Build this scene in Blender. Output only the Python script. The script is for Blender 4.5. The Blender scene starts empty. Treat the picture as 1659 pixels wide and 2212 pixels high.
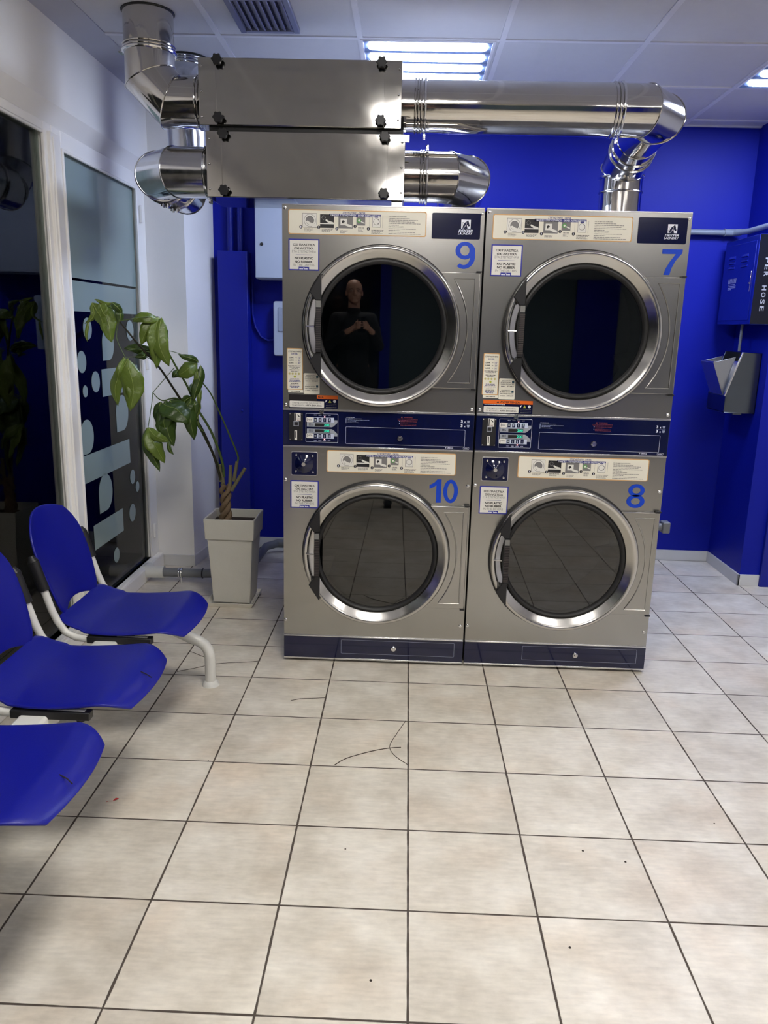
import bpy, bmesh, math, random
from mathutils import Vector, Matrix
PI = math.pi
random.seed(7)
C = bpy.context.scene.collection
S = bpy.context.scene

# ------------------------------------------------------------------ camera, world, exposure
CAM = Vector((-0.0448, -3.0739, 1.4657))
MR = Matrix(((0.99921, 0.0307, 0.0248), (0.0312, -0.2278, -0.9732), (-0.0243, 0.9732, -0.2286)))
FPX = 1687.87
cam = bpy.data.cameras.new('camera'); cam.sensor_fit = 'VERTICAL'; cam.sensor_height = 24
cam.lens = 24 * FPX / 2212; cam.clip_start = 0.01; cam.clip_end = 200
camo = bpy.data.objects.new('camera', cam); C.objects.link(camo)
r0 = Vector(MR[0]).normalized(); r2 = Vector(MR[2]).normalized(); r1 = r2.cross(r0)
rot = Matrix((r0, -r1, -r2)).transposed()
camo.matrix_world = Matrix.Translation(CAM) @ rot.to_4x4()
S.camera = camo
w = bpy.data.worlds.new('night'); S.world = w; w.use_nodes = True
w.node_tree.nodes['Background'].inputs[0].default_value = (0.010, 0.013, 0.022, 1)
w.node_tree.nodes['Background'].inputs[1].default_value = 1.0
S.view_settings.view_transform = 'Standard'; S.view_settings.look = 'None'
S.view_settings.gamma = 1; S.view_settings.use_curve_mapping = False
S.view_settings.exposure = 1.75
COOL = (0.66, 0.76, 1.0); WARM = (1.0, 0.95, 0.865)
LAMPS = [(0.0, 0.96, COOL, 25.0), (1.84, 0.96, COOL, 25.0),
         (0.0, -1.48, WARM, 26.0), (1.84, -1.48, WARM, 15.0), (0.0, -3.92, WARM, 22.0), (1.84, -3.92, WARM, 15.0)]
S.cycles.use_denoising = True
S.cycles.max_bounces = 8; S.cycles.diffuse_bounces = 4; S.cycles.glossy_bounces = 5
S.cycles.transparent_max_bounces = 8; S.cycles.sample_clamp_indirect = 6

def ray(px, py):
    return r0 * ((px - 829.5) / FPX) + r1 * ((py - 1106) / FPX) + r2
def at(px, py, Y):
    d = ray(px, py); t = (Y - CAM.y) / d.y
    return CAM + d * t
def atx(px, py, X):
    d = ray(px, py); t = (X - CAM.x) / d.x
    return CAM + d * t

# ------------------------------------------------------------------ materials
def lin(c):
    c = c / 255.0
    return c / 12.92 if c <= 0.04045 else ((c + 0.055) / 1.055) ** 2.4
def L(r, g, b): return (lin(r), lin(g), lin(b), 1)
MATS = {}
def mat(name, col, rough=0.5, metal=0.0, var=0.06, scale=8.0, stretch=(1, 1, 1), bump=0.0, bscale=None, rvar=0.0,
        coat=0.0, ior=1.45, emit=None, estr=0.0, spec=0.5, trans=0.0):
    if name in MATS: return MATS[name]
    m = bpy.data.materials.new(name); m.use_nodes = True
    nt = m.node_tree; N = nt.nodes; K = nt.links; p = N['Principled BSDF']
    p.inputs['Base Color'].default_value = col; p.inputs['Roughness'].default_value = rough
    p.inputs['Metallic'].default_value = metal; p.inputs['IOR'].default_value = ior
    p.inputs['Specular IOR Level'].default_value = spec
    p.inputs['Coat Weight'].default_value = coat; p.inputs['Coat Roughness'].default_value = 0.05
    p.inputs['Transmission Weight'].default_value = trans
    if emit: p.inputs['Emission Color'].default_value = emit; p.inputs['Emission Strength'].default_value = estr
    tc = N.new('ShaderNodeTexCoord'); mp = N.new('ShaderNodeMapping'); K.new(tc.outputs['Object'], mp.inputs[0])
    mp.inputs['Scale'].default_value = stretch
    nz = N.new('ShaderNodeTexNoise'); nz.inputs['Scale'].default_value = scale; nz.inputs['Detail'].default_value = 4
    K.new(mp.outputs[0], nz.inputs[0])
    mx = N.new('ShaderNodeMix'); mx.data_type = 'RGBA'
    mx.inputs[6].default_value = tuple(max(0, c * (1 - var)) for c in col[:3]) + (1,)
    mx.inputs[7].default_value = tuple(min(1, c * (1 + var)) for c in col[:3]) + (1,)
    K.new(nz.outputs[0], mx.inputs[0]); K.new(mx.outputs[2], p.inputs['Base Color'])
    if rvar:
        mr = N.new('ShaderNodeMapRange'); mr.inputs[3].default_value = max(0, rough - rvar); mr.inputs[4].default_value = rough + rvar
        mr.inputs[1].default_value = 0.3; mr.inputs[2].default_value = 0.7
        K.new(nz.outputs[0], mr.inputs[0]); K.new(mr.outputs[0], p.inputs['Roughness'])
    if bump:
        n2 = N.new('ShaderNodeTexNoise'); n2.inputs['Scale'].default_value = bscale or scale; n2.inputs['Detail'].default_value = 3
        K.new(mp.outputs[0], n2.inputs[0])
        b = N.new('ShaderNodeBump'); b.inputs['Strength'].default_value = bump; b.inputs['Distance'].default_value = 0.01
        K.new(n2.outputs[0], b.inputs['Height']); K.new(b.outputs[0], p.inputs['Normal'])
    MATS[name] = m; return m

steel = mat('brushed_stainless', (0.40, 0.392, 0.375, 1), 0.26, 1, 0.02, 2, (1, 1, 8))
ringm = mat('door_ring_steel', (0.56, 0.55, 0.53, 1), 0.22, 1, 0.05, 20, rvar=0.05)
trimm = mat('bright_trim', (0.72, 0.72, 0.74, 1), 0.25, 1)
ductm = mat('polished_duct', (0.62, 0.60, 0.57, 1), 0.10, 1, 0.05, 10, bump=0.05, bscale=9, rvar=0.04)
ductc = mat('galvanised_duct', (0.66, 0.67, 0.70, 1), 0.16, 1, 0.08, 14, bump=0.05, bscale=12, rvar=0.05)
boxm = mat('scratched_sheet', (0.50, 0.485, 0.455, 1), 0.09, 1, 0.05, 5, (3, 3, 3), bump=0.03, bscale=0.9, rvar=0.02)
blackp = mat('black_plastic', (0.012, 0.012, 0.014, 1), 0.42)
rubber = mat('black_rubber', (0.012, 0.012, 0.013, 1), 0.5)
navy = mat('navy_panel', L(9, 16, 56), 0.12, 0, 0.05, coat=0.5)
navyd = mat('navy_dark', L(8, 14, 52), 0.2)
white = mat('sticker_white', L(222, 220, 214), 0.4, 0, 0.02)
cream = mat('sticker_cream', L(226, 222, 208), 0.4, 0, 0.02)
orange = mat('sticker_orange_edge', L(205, 160, 105), 0.4)
borange = mat('warning_orange', L(228, 105, 25), 0.4)
bborder = mat('sticker_blue_border', L(45, 50, 150), 0.4)
ink = mat('ink_black', L(30, 28, 32), 0.5)
inkg = mat('ink_grey', L(120, 118, 118), 0.5)
inkb = mat('ink_blue', L(40, 42, 120), 0.5)
inkr = mat('ink_red', L(118, 48, 50), 0.5)
inkw = mat('ink_white', L(225, 228, 240), 0.5)
numb = mat('number_blue', L(0, 62, 190), 0.35)
greyp = mat('panel_grey', L(150, 155, 165), 0.4)
grnic = mat('icon_green', L(90, 150, 85), 0.5)
yel = mat('icon_yellow', L(170, 175, 60), 0.5)
tan_ = mat('coin_tan', L(190, 180, 120), 0.5)
led = mat('led_green', (0.02, 0.5, 0.3, 1), 0.4, emit=(0.05, 0.9, 0.55, 1), estr=0.35)
ledr = mat('led_red', (0.6, 0.1, 0.1, 1), 0.4, emit=(1, 0.25, 0.25, 1), estr=2.0)
chrome = mat('chrome', (0.8, 0.8, 0.8, 1), 0.12, 1)
bluew = mat('blue_wall_paint', L(8, 24, 148), 0.5, 0, 0.05, 3, bump=0.04, bscale=60, spec=0.25)
bluet = mat('blue_trunking', L(8, 24, 138), 0.4)
wallw = mat('white_wall_paint', L(236, 234, 231), 0.6, 0, 0.03, 3, bump=0.05, bscale=50)
wallc = mat('cream_wall_paint', L(235, 228, 205), 0.6, 0, 0.03, 3)
ceilm = mat('ceiling_tile', L(196, 197, 206), 0.8, 0, 0.03, 30, bump=0.03, bscale=200)
gridm = mat('ceiling_grid', L(212, 213, 222), 0.5)
framew = mat('white_frame_paint', L(246, 244, 240), 0.35, 0, 0.01, 6)
skirt = mat('skirting', L(205, 205, 205), 0.35)
tubew = mat('white_tube', L(214, 214, 210), 0.3, 0, 0.03)
seatb = mat('blue_seat_plastic', L(14, 20, 136), 0.36, 0, 0.05, 5, bump=0.04, bscale=300)
potm = mat('pot_white', L(206, 203, 194), 0.5, 0, 0.05, 10, bump=0.15, bscale=30)
soil = mat('soil', L(48, 36, 28), 0.9, bump=0.6, bscale=60)
bark = mat('bark', L(120, 100, 78), 0.8, 0, 0.3, 30, bump=0.5, bscale=60)
cutw = mat('cut_wood', L(165, 145, 110), 0.8, 0, 0.1)
stemg = mat('stem_green', L(78, 98, 48), 0.5, 0, 0.3, 20)
stemd = mat('stem_dark', L(42, 40, 26), 0.5, 0, 0.4, 60)
cabg = mat('cabinet_grey', L(175, 183, 200), 0.45, 0, 0.02)
greypipe = mat('grey_pipe', L(118, 120, 124), 0.4, 0, 0.08)
pipel = mat('conduit_grey', L(125, 132, 145), 0.35, 0, 0.1, 20)
cabblue = mat('cabinet_blue', L(20, 36, 150), 0.25, 0.2)
blackg = mat('cabinet_black', L(14, 18, 32), 0.18)
ssd = mat('dispenser_steel', (0.13, 0.15, 0.18, 1), 0.28, 1)
silver = mat('silver_letters', L(190, 195, 210), 0.3, 0.5)
emw = mat('frost_film', L(140, 158, 154), 0.55, 0, 0.06, 2.5, coat=0.6)
redp = mat('petal_red', L(190, 30, 35), 0.5)
dark = mat('dark_dirt', L(40, 34, 28), 0.8)
hair = mat('hair_strand', L(62, 50, 40), 0.6)
ventm = mat('vent_metal', L(128, 132, 158), 0.4, 0.2)
reflw = mat('lamp_reflector', (0.10, 0.14, 0.26, 1), 0.5, 0.0)

def leafmat():
    m = mat('leaf_green', L(92, 112, 40), 0.36, 0, 0.3, 14, bump=0.35, bscale=45)
    m.node_tree.nodes['Principled BSDF'].inputs['Subsurface Weight'].default_value = 0.0
    return m
leafm = leafmat()
leafd = mat('leaf_dark', L(56, 78, 28), 0.34, 0, 0.3, 14, bump=0.35, bscale=45)

def glassmat(name, tint, ior):
    m = bpy.data.materials.new(name); m.use_nodes = True; nt = m.node_tree; N = nt.nodes; K = nt.links
    N.remove(N['Principled BSDF'])
    t = N.new('ShaderNodeBsdfTransparent'); t.inputs[0].default_value = tint
    g = N.new('ShaderNodeBsdfGlossy'); g.inputs['Roughness'].default_value = 0.015
    tc = N.new('ShaderNodeTexCoord'); nz = N.new('ShaderNodeTexNoise'); nz.inputs['Scale'].default_value = 3
    K.new(tc.outputs['Object'], nz.inputs[0])
    mr = N.new('ShaderNodeMapRange'); mr.inputs[3].default_value = 0.01; mr.inputs[4].default_value = 0.03
    K.new(nz.outputs[0], mr.inputs[0]); K.new(mr.outputs[0], g.inputs['Roughness'])
    f = N.new('ShaderNodeFresnel'); f.inputs[0].default_value = ior
    x = N.new('ShaderNodeMixShader'); K.new(f.outputs[0], x.inputs[0]); K.new(t.outputs[0], x.inputs[1]); K.new(g.outputs[0], x.inputs[2])
    K.new(x.outputs[0], N['Material Output'].inputs[0]); return m
winglass = glassmat('window_glass', (0.85, 0.9, 0.88, 1), 1.32)
doorglass = glassmat('dryer_glass', (0.11, 0.15, 0.17, 1), 1.9)

def lampmat(name, col, st):
    m = bpy.data.materials.new(name); m.use_nodes = True; nt = m.node_tree; N = nt.nodes
    N.remove(N['Principled BSDF']); e = N.new('ShaderNodeEmission'); e.inputs[0].default_value = col + (1,); e.inputs[1].default_value = st
    nt.links.new(e.outputs[0], N['Material Output'].inputs[0]); return m

TILE = 0.3347
def floormat():
    m = bpy.data.materials.new('floor_tiles'); m.use_nodes = True; nt = m.node_tree; N = nt.nodes; K = nt.links; p = N['Principled BSDF']
    tc = N.new('ShaderNodeTexCoord'); sp = N.new('ShaderNodeSeparateXYZ'); K.new(tc.outputs['Object'], sp.inputs[0])
    def mth(op, a, b=None, c=None):
        n = N.new('ShaderNodeMath'); n.operation = op
        for i, v in enumerate((a, b, c)):
            if v is None: continue
            if isinstance(v, (int, float)): n.inputs[i].default_value = v
            else: K.new(v, n.inputs[i])
        return n.outputs[0]
    wob = N.new('ShaderNodeTexNoise'); wob.inputs['Scale'].default_value = 14; wob.inputs['Detail'].default_value = 3; K.new(tc.outputs['Object'], wob.inputs[0])
    wv = mth('MULTIPLY', mth('SUBTRACT', wob.outputs[0], 0.5), 0.004)
    ds = []; ids = []
    for k in (0, 1):
        u = mth('DIVIDE', sp.outputs[k], TILE)
        fl = mth('ROUND', u); d = mth('MULTIPLY', mth('ABSOLUTE', mth('SUBTRACT', u, fl)), TILE)
        ds.append(d); ids.append(mth('FLOOR', u))
    d = mth('ADD', mth('MINIMUM', ds[0], ds[1]), wv)
    mask = N.new('ShaderNodeMapRange'); mask.interpolation_type = 'SMOOTHSTEP'; mask.inputs[1].default_value = 0.0018; mask.inputs[2].default_value = 0.0036
    K.new(d, mask.inputs[0])
    cid = N.new('ShaderNodeCombineXYZ'); K.new(ids[0], cid.inputs[0]); K.new(ids[1], cid.inputs[1])
    wn = N.new('ShaderNodeTexWhiteNoise'); wn.noise_dimensions = '3D'; K.new(cid.outputs[0], wn.inputs[0])
    off = N.new('ShaderNodeVectorMath'); off.operation = 'MULTIPLY_ADD'; K.new(wn.outputs['Color'], off.inputs[0]); off.inputs[1].default_value = (9, 9, 9); K.new(tc.outputs['Object'], off.inputs[2])
    n1 = N.new('ShaderNodeTexNoise'); n1.inputs['Scale'].default_value = 5.5; n1.inputs['Detail'].default_value = 8; n1.inputs['Roughness'].default_value = 0.62; K.new(off.outputs[0], n1.inputs[0])
    mp = N.new('ShaderNodeMapping'); mp.inputs['Scale'].default_value = (0.5, 2.2, 1); K.new(off.outputs[0], mp.inputs[0])
    n2 = N.new('ShaderNodeTexNoise'); n2.inputs['Scale'].default_value = 40; n2.inputs['Detail'].default_value = 5; K.new(mp.outputs[0], n2.inputs[0])
    n3 = N.new('ShaderNodeTexNoise'); n3.inputs['Scale'].default_value = 3.0; n3.inputs['Detail'].default_value = 3; K.new(off.outputs[0], n3.inputs[0])
    cr = N.new('ShaderNodeValToRGB'); K.new(n1.outputs[0], cr.inputs[0])
    e = cr.color_ramp.elements; e[0].position = 0.3; e[0].color = L(196, 188, 174); e[1].position = 0.72; e[1].color = L(234, 229, 218)
    mm = e = cr.color_ramp.elements.new(0.5); mm.color = L(216, 209, 196)
    pk = N.new('ShaderNodeMix'); pk.data_type = 'RGBA'; pk.blend_type = 'MULTIPLY'; K.new(cr.outputs[0], pk.inputs[6]); pk.inputs[7].default_value = (1.0, 0.90, 0.82, 1)
    pr_ = N.new('ShaderNodeMapRange'); pr_.inputs[1].default_value = 0.5; pr_.inputs[2].default_value = 0.75; pr_.inputs[4].default_value = 0.7; K.new(n3.outputs[0], pr_.inputs[0]); K.new(pr_.outputs[0], pk.inputs[0])
    fi = N.new('ShaderNodeMapRange'); fi.inputs[1].default_value = 0.3; fi.inputs[2].default_value = 0.7; fi.inputs[3].default_value = 0.9; fi.inputs[4].default_value = 1.05; K.new(n2.outputs[0], fi.inputs[0])
    hv = N.new('ShaderNodeMix'); hv.data_type = 'RGBA'; hv.blend_type = 'MULTIPLY'; hv.inputs[0].default_value = 1; K.new(pk.outputs[2], hv.inputs[6]); K.new(fi.outputs[0], hv.inputs[7])
    tv = N.new('ShaderNodeMapRange'); tv.inputs[3].default_value = 0.95; tv.inputs[4].default_value = 1.04; K.new(wn.outputs['Value'], tv.inputs[0])
    hv2 = N.new('ShaderNodeMix'); hv2.data_type = 'RGBA'; hv2.blend_type = 'MULTIPLY'; hv2.inputs[0].default_value = 1; K.new(hv.outputs[2], hv2.inputs[6]); K.new(tv.outputs[0], hv2.inputs[7])
    fn = N.new('ShaderNodeMix'); fn.data_type = 'RGBA'; fn.inputs[6].default_value = L(74, 65, 58); K.new(hv2.outputs[2], fn.inputs[7]); K.new(mask.outputs[0], fn.inputs[0])
    K.new(fn.outputs[2], p.inputs['Base Color'])
    rg = N.new('ShaderNodeMapRange'); rg.inputs[3].default_value = 0.9; rg.inputs[4].default_value = 0.42; K.new(mask.outputs[0], rg.inputs[0]); K.new(rg.outputs[0], p.inputs['Roughness'])
    h = mth('ADD', mask.outputs[0], mth('MULTIPLY', n2.outputs[0], 0.12))
    b = N.new('ShaderNodeBump'); b.inputs['Strength'].default_value = 0.6; b.inputs['Distance'].default_value = 0.002; K.new(h, b.inputs['Height']); K.new(b.outputs[0], p.inputs['Normal'])
    return m
floorm = floormat()

# ------------------------------------------------------------------ geometry builder
class G:
    def __init__(s): s.v = []; s.f = []; s.mi = []; s.k = 0
    def mesh(s, vs, fs, k=None):
        o = len(s.v); s.v += [tuple(v) for v in vs]
        for f in fs: s.f.append(tuple(i + o for i in f)); s.mi.append(s.k if k is None else k)
        return s
    def box(s, a, b):
        x0, y0, z0 = a; x1, y1, z1 = b
        vs = [(x, y, z) for z in (z0, z1) for y in (y0, y1) for x in (x0, x1)]
        return s.mesh(vs, [(0, 2, 3, 1), (4, 5, 7, 6), (0, 1, 5, 4), (2, 6, 7, 3), (0, 4, 6, 2), (1, 3, 7, 5)])
    def tube(s, pts, r, n=12, caps=True, mitre=False):
        pts = [Vector(p) for p in pts]; m = len(pts); rs = r if isinstance(r, (list, tuple)) else [r] * m
        ts = []
        for i in range(m):
            a = (pts[i] - pts[i - 1]).normalized() if i else None
            b = (pts[i + 1] - pts[i]).normalized() if i < m - 1 else None
            ts.append((a, b))
        up = Vector((0, 0, 1)); t0 = ts[0][1]
        if abs(t0.dot(up)) > 0.9: up = Vector((1, 0, 0))
        x = t0.cross(up).normalized(); y = t0.cross(x).normalized()
        vs = []; fs = []
        for i in range(m):
            a, b = ts[i]
            if a is None: t = b
            elif b is None: t = a
            else: t = (a + b).normalized()
            din = a or b
            # frame perpendicular to incoming dir, projected along it onto the bisector plane
            if a is not None and i > 0:
                pa = ts[i - 1][1]
            x = (x - din * x.dot(din)).normalized(); y = din.cross(x).normalized()
            for k in range(n):
                ang = 2 * PI * k / n
                q = (x * math.cos(ang) + y * math.sin(ang)) * rs[i]
                if a is not None and b is not None and mitre:
                    q = q - din * (q.dot(t) / din.dot(t))
                elif a is not None and b is not None:
                    q = q - t * q.dot(t)
                vs.append(pts[i] + q)
            if b is not None and a is not None:
                ax = a.cross(b)
                if ax.length > 1e-6:
                    R = Matrix.Rotation(a.angle(b), 3, ax.normalized()); x = R @ x
        for i in range(m - 1):
            for k in range(n):
                k2 = (k + 1) % n
                fs.append((i * n + k, i * n + k2, (i + 1) * n + k2, (i + 1) * n + k))
        if caps: fs.append(tuple(range(n))[::-1]); fs.append(tuple((m - 1) * n + k for k in range(n)))
        return s.mesh(vs, fs)
    def cyl(s, a, b, r, n=24, caps=True, r2=None): return s.tube([a, b], [r, r if r2 is None else r2], n, caps)
    def lathe(s, prof, o=(0, 0, 0), axis='y', n=64, closed=False):
        vs = []; fs = []; m = len(prof)
        for k in range(n):
            a = 2 * PI * k / n; ca, sa = math.cos(a), math.sin(a)
            for r, h in prof:
                if axis == 'y': v = (o[0] + r * ca, o[1] + h, o[2] + r * sa)
                elif axis == 'z': v = (o[0] + r * ca, o[1] + r * sa, o[2] + h)
                else: v = (o[0] + h, o[1] + r * ca, o[2] + r * sa)
                vs.append(v)
        for k in range(n):
            k2 = (k + 1) % n
            for i in range(m if closed else m - 1):
                j = (i + 1) % m
                fs.append((k * m + i, k2 * m + i, k2 * m + j, k * m + j))
        return s.mesh(vs, fs)
    def ring(s, c, d, R, r, n=32, m=8):
        d = Vector(d).normalized(); c = Vector(c); up = Vector((0, 0, 1)) if abs(d.z) < 0.9 else Vector((1, 0, 0))
        x = d.cross(up).normalized(); y = d.cross(x)
        vs = []; fs = []
        for k in range(n):
            a = 2 * PI * k / n; e = x * math.cos(a) + y * math.sin(a)
            for j in range(m):
                b = 2 * PI * j / m; vs.append(c + e * (R + r * math.cos(b)) + d * r * math.sin(b))
        for k in range(n):
            for j in range(m):
                fs.append((k * m + j, k * m + (j + 1) % m, ((k + 1) % n) * m + (j + 1) % m, ((k + 1) % n) * m + j))
        return s.mesh(vs, fs)
    def prism(s, pts, axis, a, b):
        n = len(pts)
        def P(p, h):
            return {'y': (p[0], h, p[1]), 'z': (p[0], p[1], h), 'x': (h, p[0], p[1])}[axis]
        vs = [P(p, a) for p in pts] + [P(p, b) for p in pts]
        fs = [tuple(range(n)), tuple(range(2 * n - 1, n - 1, -1))]
        for i in range(n): fs.append((i, i + n, (i + 1) % n + n, (i + 1) % n))
        return s.mesh(vs, fs)
    def build(s, name, mats, parent=None, smooth=False, bevel=0.0, bseg=2, ang=35, loc=None, rotz=None):
        me = bpy.data.meshes.new(name); me.from_pydata(s.v, [], s.f); me.validate()
        ml = mats if isinstance(mats, (list, tuple)) else [mats]
        for m in ml: me.materials.append(m)
        if len(me.polygons) == len(s.mi): me.polygons.foreach_set('material_index', s.mi)
        bm = bmesh.new(); bm.from_mesh(me); bmesh.ops.recalc_face_normals(bm, faces=bm.faces); bm.to_mesh(me); bm.free()
        if smooth or bevel:
            me.polygons.foreach_set('use_smooth', [True] * len(me.polygons)); me.set_sharp_from_angle(angle=math.radians(ang))
        o = bpy.data.objects.new(name, me); C.objects.link(o); o.parent = parent
        if bevel:
            b = o.modifiers.new('bevel', 'BEVEL'); b.width = bevel; b.segments = bseg; b.limit_method = 'ANGLE'; b.angle_limit = math.radians(40)
            b.harden_normals = False
        if loc: o.location = loc
        if rotz: o.rotation_euler.z = rotz
        return o
def rrect(x0, x1, z0, z1, r, n=5):
    pts = []
    for cx, cz, a0 in ((x1 - r, z1 - r, 0), (x0 + r, z1 - r, 90), (x0 + r, z0 + r, 180), (x1 - r, z0 + r, 270)):
        for k in range(n + 1):
            a = math.radians(a0 + 90 * k / n); pts.append((cx + r * math.cos(a), cz + r * math.sin(a)))
    return pts
def thing(name, label, cat, loc=(0, 0, 0), rotz=0, group=None):
    o = bpy.data.objects.new(name, None); C.objects.link(o); o.empty_display_size = 0.1
    o.location = loc; o.rotation_euler = (0, 0, rotz); return tag(o, label, cat, group)
def tag(o, label, cat, group=None):
    o['label'] = label; o['category'] = cat
    if group: o['group'] = group
    return o
def struct(o): o['kind'] = 'structure'; return o
def part(o, label=None):
    if label: o['label'] = label
    return o

# text: returns (verts2d, faces) normalised to the bounding box of the string
TC = {}
def textgeo(s, bold=0.0, shear=0.0, spacing=1.0):
    key = (s, bold, shear, spacing)
    if key in TC: return TC[key]
    cu = bpy.data.curves.new('t', 'FONT'); cu.body = s; cu.size = 1; cu.offset = bold; cu.shear = shear; cu.resolution_u = 3; cu.space_character = spacing
    o = bpy.data.objects.new('t', cu); C.objects.link(o)
    dg = bpy.context.evaluated_depsgraph_get(); dg.update()
    me = bpy.data.meshes.new_from_object(o.evaluated_get(dg))
    vs = [(v.co.x, v.co.y) for v in me.vertices]; fs = [tuple(p.vertices) for p in me.polygons]
    bpy.data.objects.remove(o); bpy.data.curves.remove(cu); bpy.data.meshes.remove(me)
    TC[key] = (vs, fs); return TC[key]
def text(g, s, x0, x1, z0, z1, y, bold=0.02, shear=0.0, k=None, fit=True, spacing=1.0, plane=None):
    vs, fs = textgeo(s, bold, shear, spacing)
    if not vs: return
    ax = min(v[0] for v in vs); bx = max(v[0] for v in vs); ay = min(v[1] for v in vs); by = max(v[1] for v in vs)
    sx = (x1 - x0) / (bx - ax); sz = (z1 - z0) / (by - ay)
    if not fit: sx = sz
    P = plane or (lambda a, b: (a, y, b))
    g.mesh([P(x0 + (v[0] - ax) * sx, z0 + (v[1] - ay) * sz) for v in vs], fs, k)
def dashes(g, x0, x1, z, h, y, k=None, seed=0, dens=0.85):
    rr = random.Random(seed + int(x0 * 9999) + int(z * 9999)); x = x0
    while x < x1 - h:
        wd = min(h * rr.uniform(0.8, 5.5), x1 - x)
        g.mesh([(x, y, z), (x + wd, y, z), (x + wd, y, z + h), (x, y, z + h)], [(0, 1, 2, 3)], k)
        x += wd + h * 0.7

# ================================================================== SETTING
ZC = 2.684; XL = -1.55; YB = 2.024
g = G(); g.box((-1.56, -7.0, -0.1), (4.2, YB + 0.1, 0.0))
fl = struct(g.build('floor', floorm))
g = G(); g.box((-1.9, -7.0, ZC), (4.2, YB + 0.1, ZC + 0.06)); struct(g.build('ceiling', ceilm))
# ceiling grid (T bars) as one trim
g = G(); xs = [-0.905 + 0.612 * i for i in range(9)]; ys = [YB - 0.135 - 0.612 * i for i in range(15)]
for x in xs: g.box((x - 0.012, -6.95, ZC - 0.006), (x + 0.012, YB, ZC + 0.002))
for y in ys: g.box((-1.40, y - 0.012, ZC - 0.0055), (4.1, y + 0.012, ZC + 0.0025))
g.box((-1.5, YB - 0.02, ZC - 0.008), (4.1, YB, ZC)); struct(g.build('trim_1', gridm))
g = G(); g.prism([(-1.53, ZC - 0.05), (-1.40, ZC - 0.004), (-1.40, ZC + 0.01), (-1.53, ZC + 0.01)], 'y', -6.95, 1.545)
struct(g.build('trim_2', mat('perimeter_trim', L(176, 178, 192), 0.7)))  # sloped strip, coloured greyer to imitate a shaded ceiling band
# back wall
g = G(); g.box((-1.9, YB, -0.05), (4.2, YB + 0.1, ZC + 0.02)); struct(g.build('wall_back', bluew))
g = G(); g.box((-1.28, YB - 0.012, 0), (2.0, YB, 0.07)); struct(g.build('baseboard_back', skirt, bevel=0.002))
# right wall return: pillar, blue
g = G(); g.box((2.005, 1.515, -0.05), (4.2, YB, ZC + 0.02)); struct(g.build('wall_right', bluew))
g = G(); g.box((1.993, 1.503, 0), (2.005, YB - 0.012, 0.07)); g.box((1.993, 1.503, 0), (2.12, 1.515, 0.07))
struct(g.build('baseboard_right', skirt, bevel=0.002))
g = G(); g.box((2.12, 1.49, 0.0), (2.75, 1.515, ZC)); struct(g.build('trim_3', bluet, bevel=0.004))
g = G(); g.box((4.1, -7.0, -0.05), (4.2, 1.52, ZC + 0.02)); struct(g.build('wall_far_right', wallw))
# wall behind the camera: dark shop window left, cream wall right
g = G(); g.box((-1.9, -6.6, 2.28), (1.3, -6.5, ZC + 0.02)); struct(g.build('wall_front_lintel', wallc))
g = G(); g.box((1.3, -6.6, 2.28), (4.2, -6.5, ZC + 0.02)); g.box((2.78, -6.6, -0.05), (4.2, -6.5, 2.28)); struct(g.build('wall_front_pale', mat('pale_wall', L(120, 130, 135), 0.6)))
g = G(); g.box((2.1, -6.58, -0.05), (2.78, -6.45, 2.28)); struct(g.build('wall_front_blue', bluew))
g = G(); g.box((0.52, -6.55, 0), (0.68, -6.40, 2.28)); struct(g.build('wall_front_pillar', bluew))
g = G(); g.box((0.68, -6.56, -0.05), (2.1, -6.5, 2.28)); struct(g.build('wall_front_grey', mat('teal_grey_wall', L(66, 84, 92), 0.6)))
g = G(); g.box((-1.9, -6.58, -0.05), (0.52, -6.53, 2.28)); struct(g.build('window_3', mat('night_door_glass', L(10, 14, 20), 0.08, coat=0.5)))
# left wall: bulkhead above glazing, chamfered ledge
g = G(); g.prism([(-1.9, ZC + 0.02), (-1.52, ZC + 0.02), (-1.52, 2.325), (-1.56, 2.25), (-1.9, 2.25)], 'y', -6.6, 1.6)
struct(g.build('wall_left', wallw))
# column
g = G(); g.prism([(-1.9, 1.545), (-1.328, 1.545), (-1.278, YB + 0.01), (-1.9, YB + 0.01)], 'z', -0.05, ZC + 0.01); struct(g.build('wall_left_column', wallw))
g = G(); g.prism([(-1.545, 1.533), (-1.322, 1.533), (-1.268, YB), (-1.282, YB), (-1.333, 1.546), (-1.545, 1.546)], 'z', 0, 0.07); struct(g.build('baseboard_left', skirt, bevel=0.002))

# windows
def window(n, y0, y1, z0, z1, glass_y0, glass_y1, gz0, gz1):
    e = bpy.data.objects.new('window_%d' % n, None); C.objects.link(e); struct(e)
    g = G()
    g.box((-1.60, y0, 0), (-1.548, glass_y0, z1)); g.box((-1.60, glass_y1, 0), (-1.548, y1, z1))
    g.box((-1.60, glass_y0, gz1), (-1.548, glass_y1, z1)); g.box((-1.60, glass_y0, 0), (-1.548, glass_y1, gz0))
    # glazing beads
    g.box((-1.556, glass_y0, gz0), (-1.541, glass_y0 + 0.014, gz1)); g.box((-1.556, glass_y1 - 0.014, gz0), (-1.541, glass_y1, gz1))
    g.box((-1.556, glass_y0, gz1 - 0.012), (-1.543, glass_y1, gz1)); g.box((-1.60, glass_y0, gz0 - 0.02), (-1.520, glass_y1, gz0))
    g.build('window_frame', framew, e, bevel=0.004)
    g = G(); g.box((-1.576, glass_y0, gz0), (-1.570, glass_y1, gz1)); g.build('pane', winglass, e)
    return e
w1 = window(1, -4.6, 0.385, 0, 2.25, -4.5, 0.312, 0.10, 2.212)
w2 = window(2, 0.39, 1.545, 0, 2.25, 0.475, 1.41, 0.09, 2.178)
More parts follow.
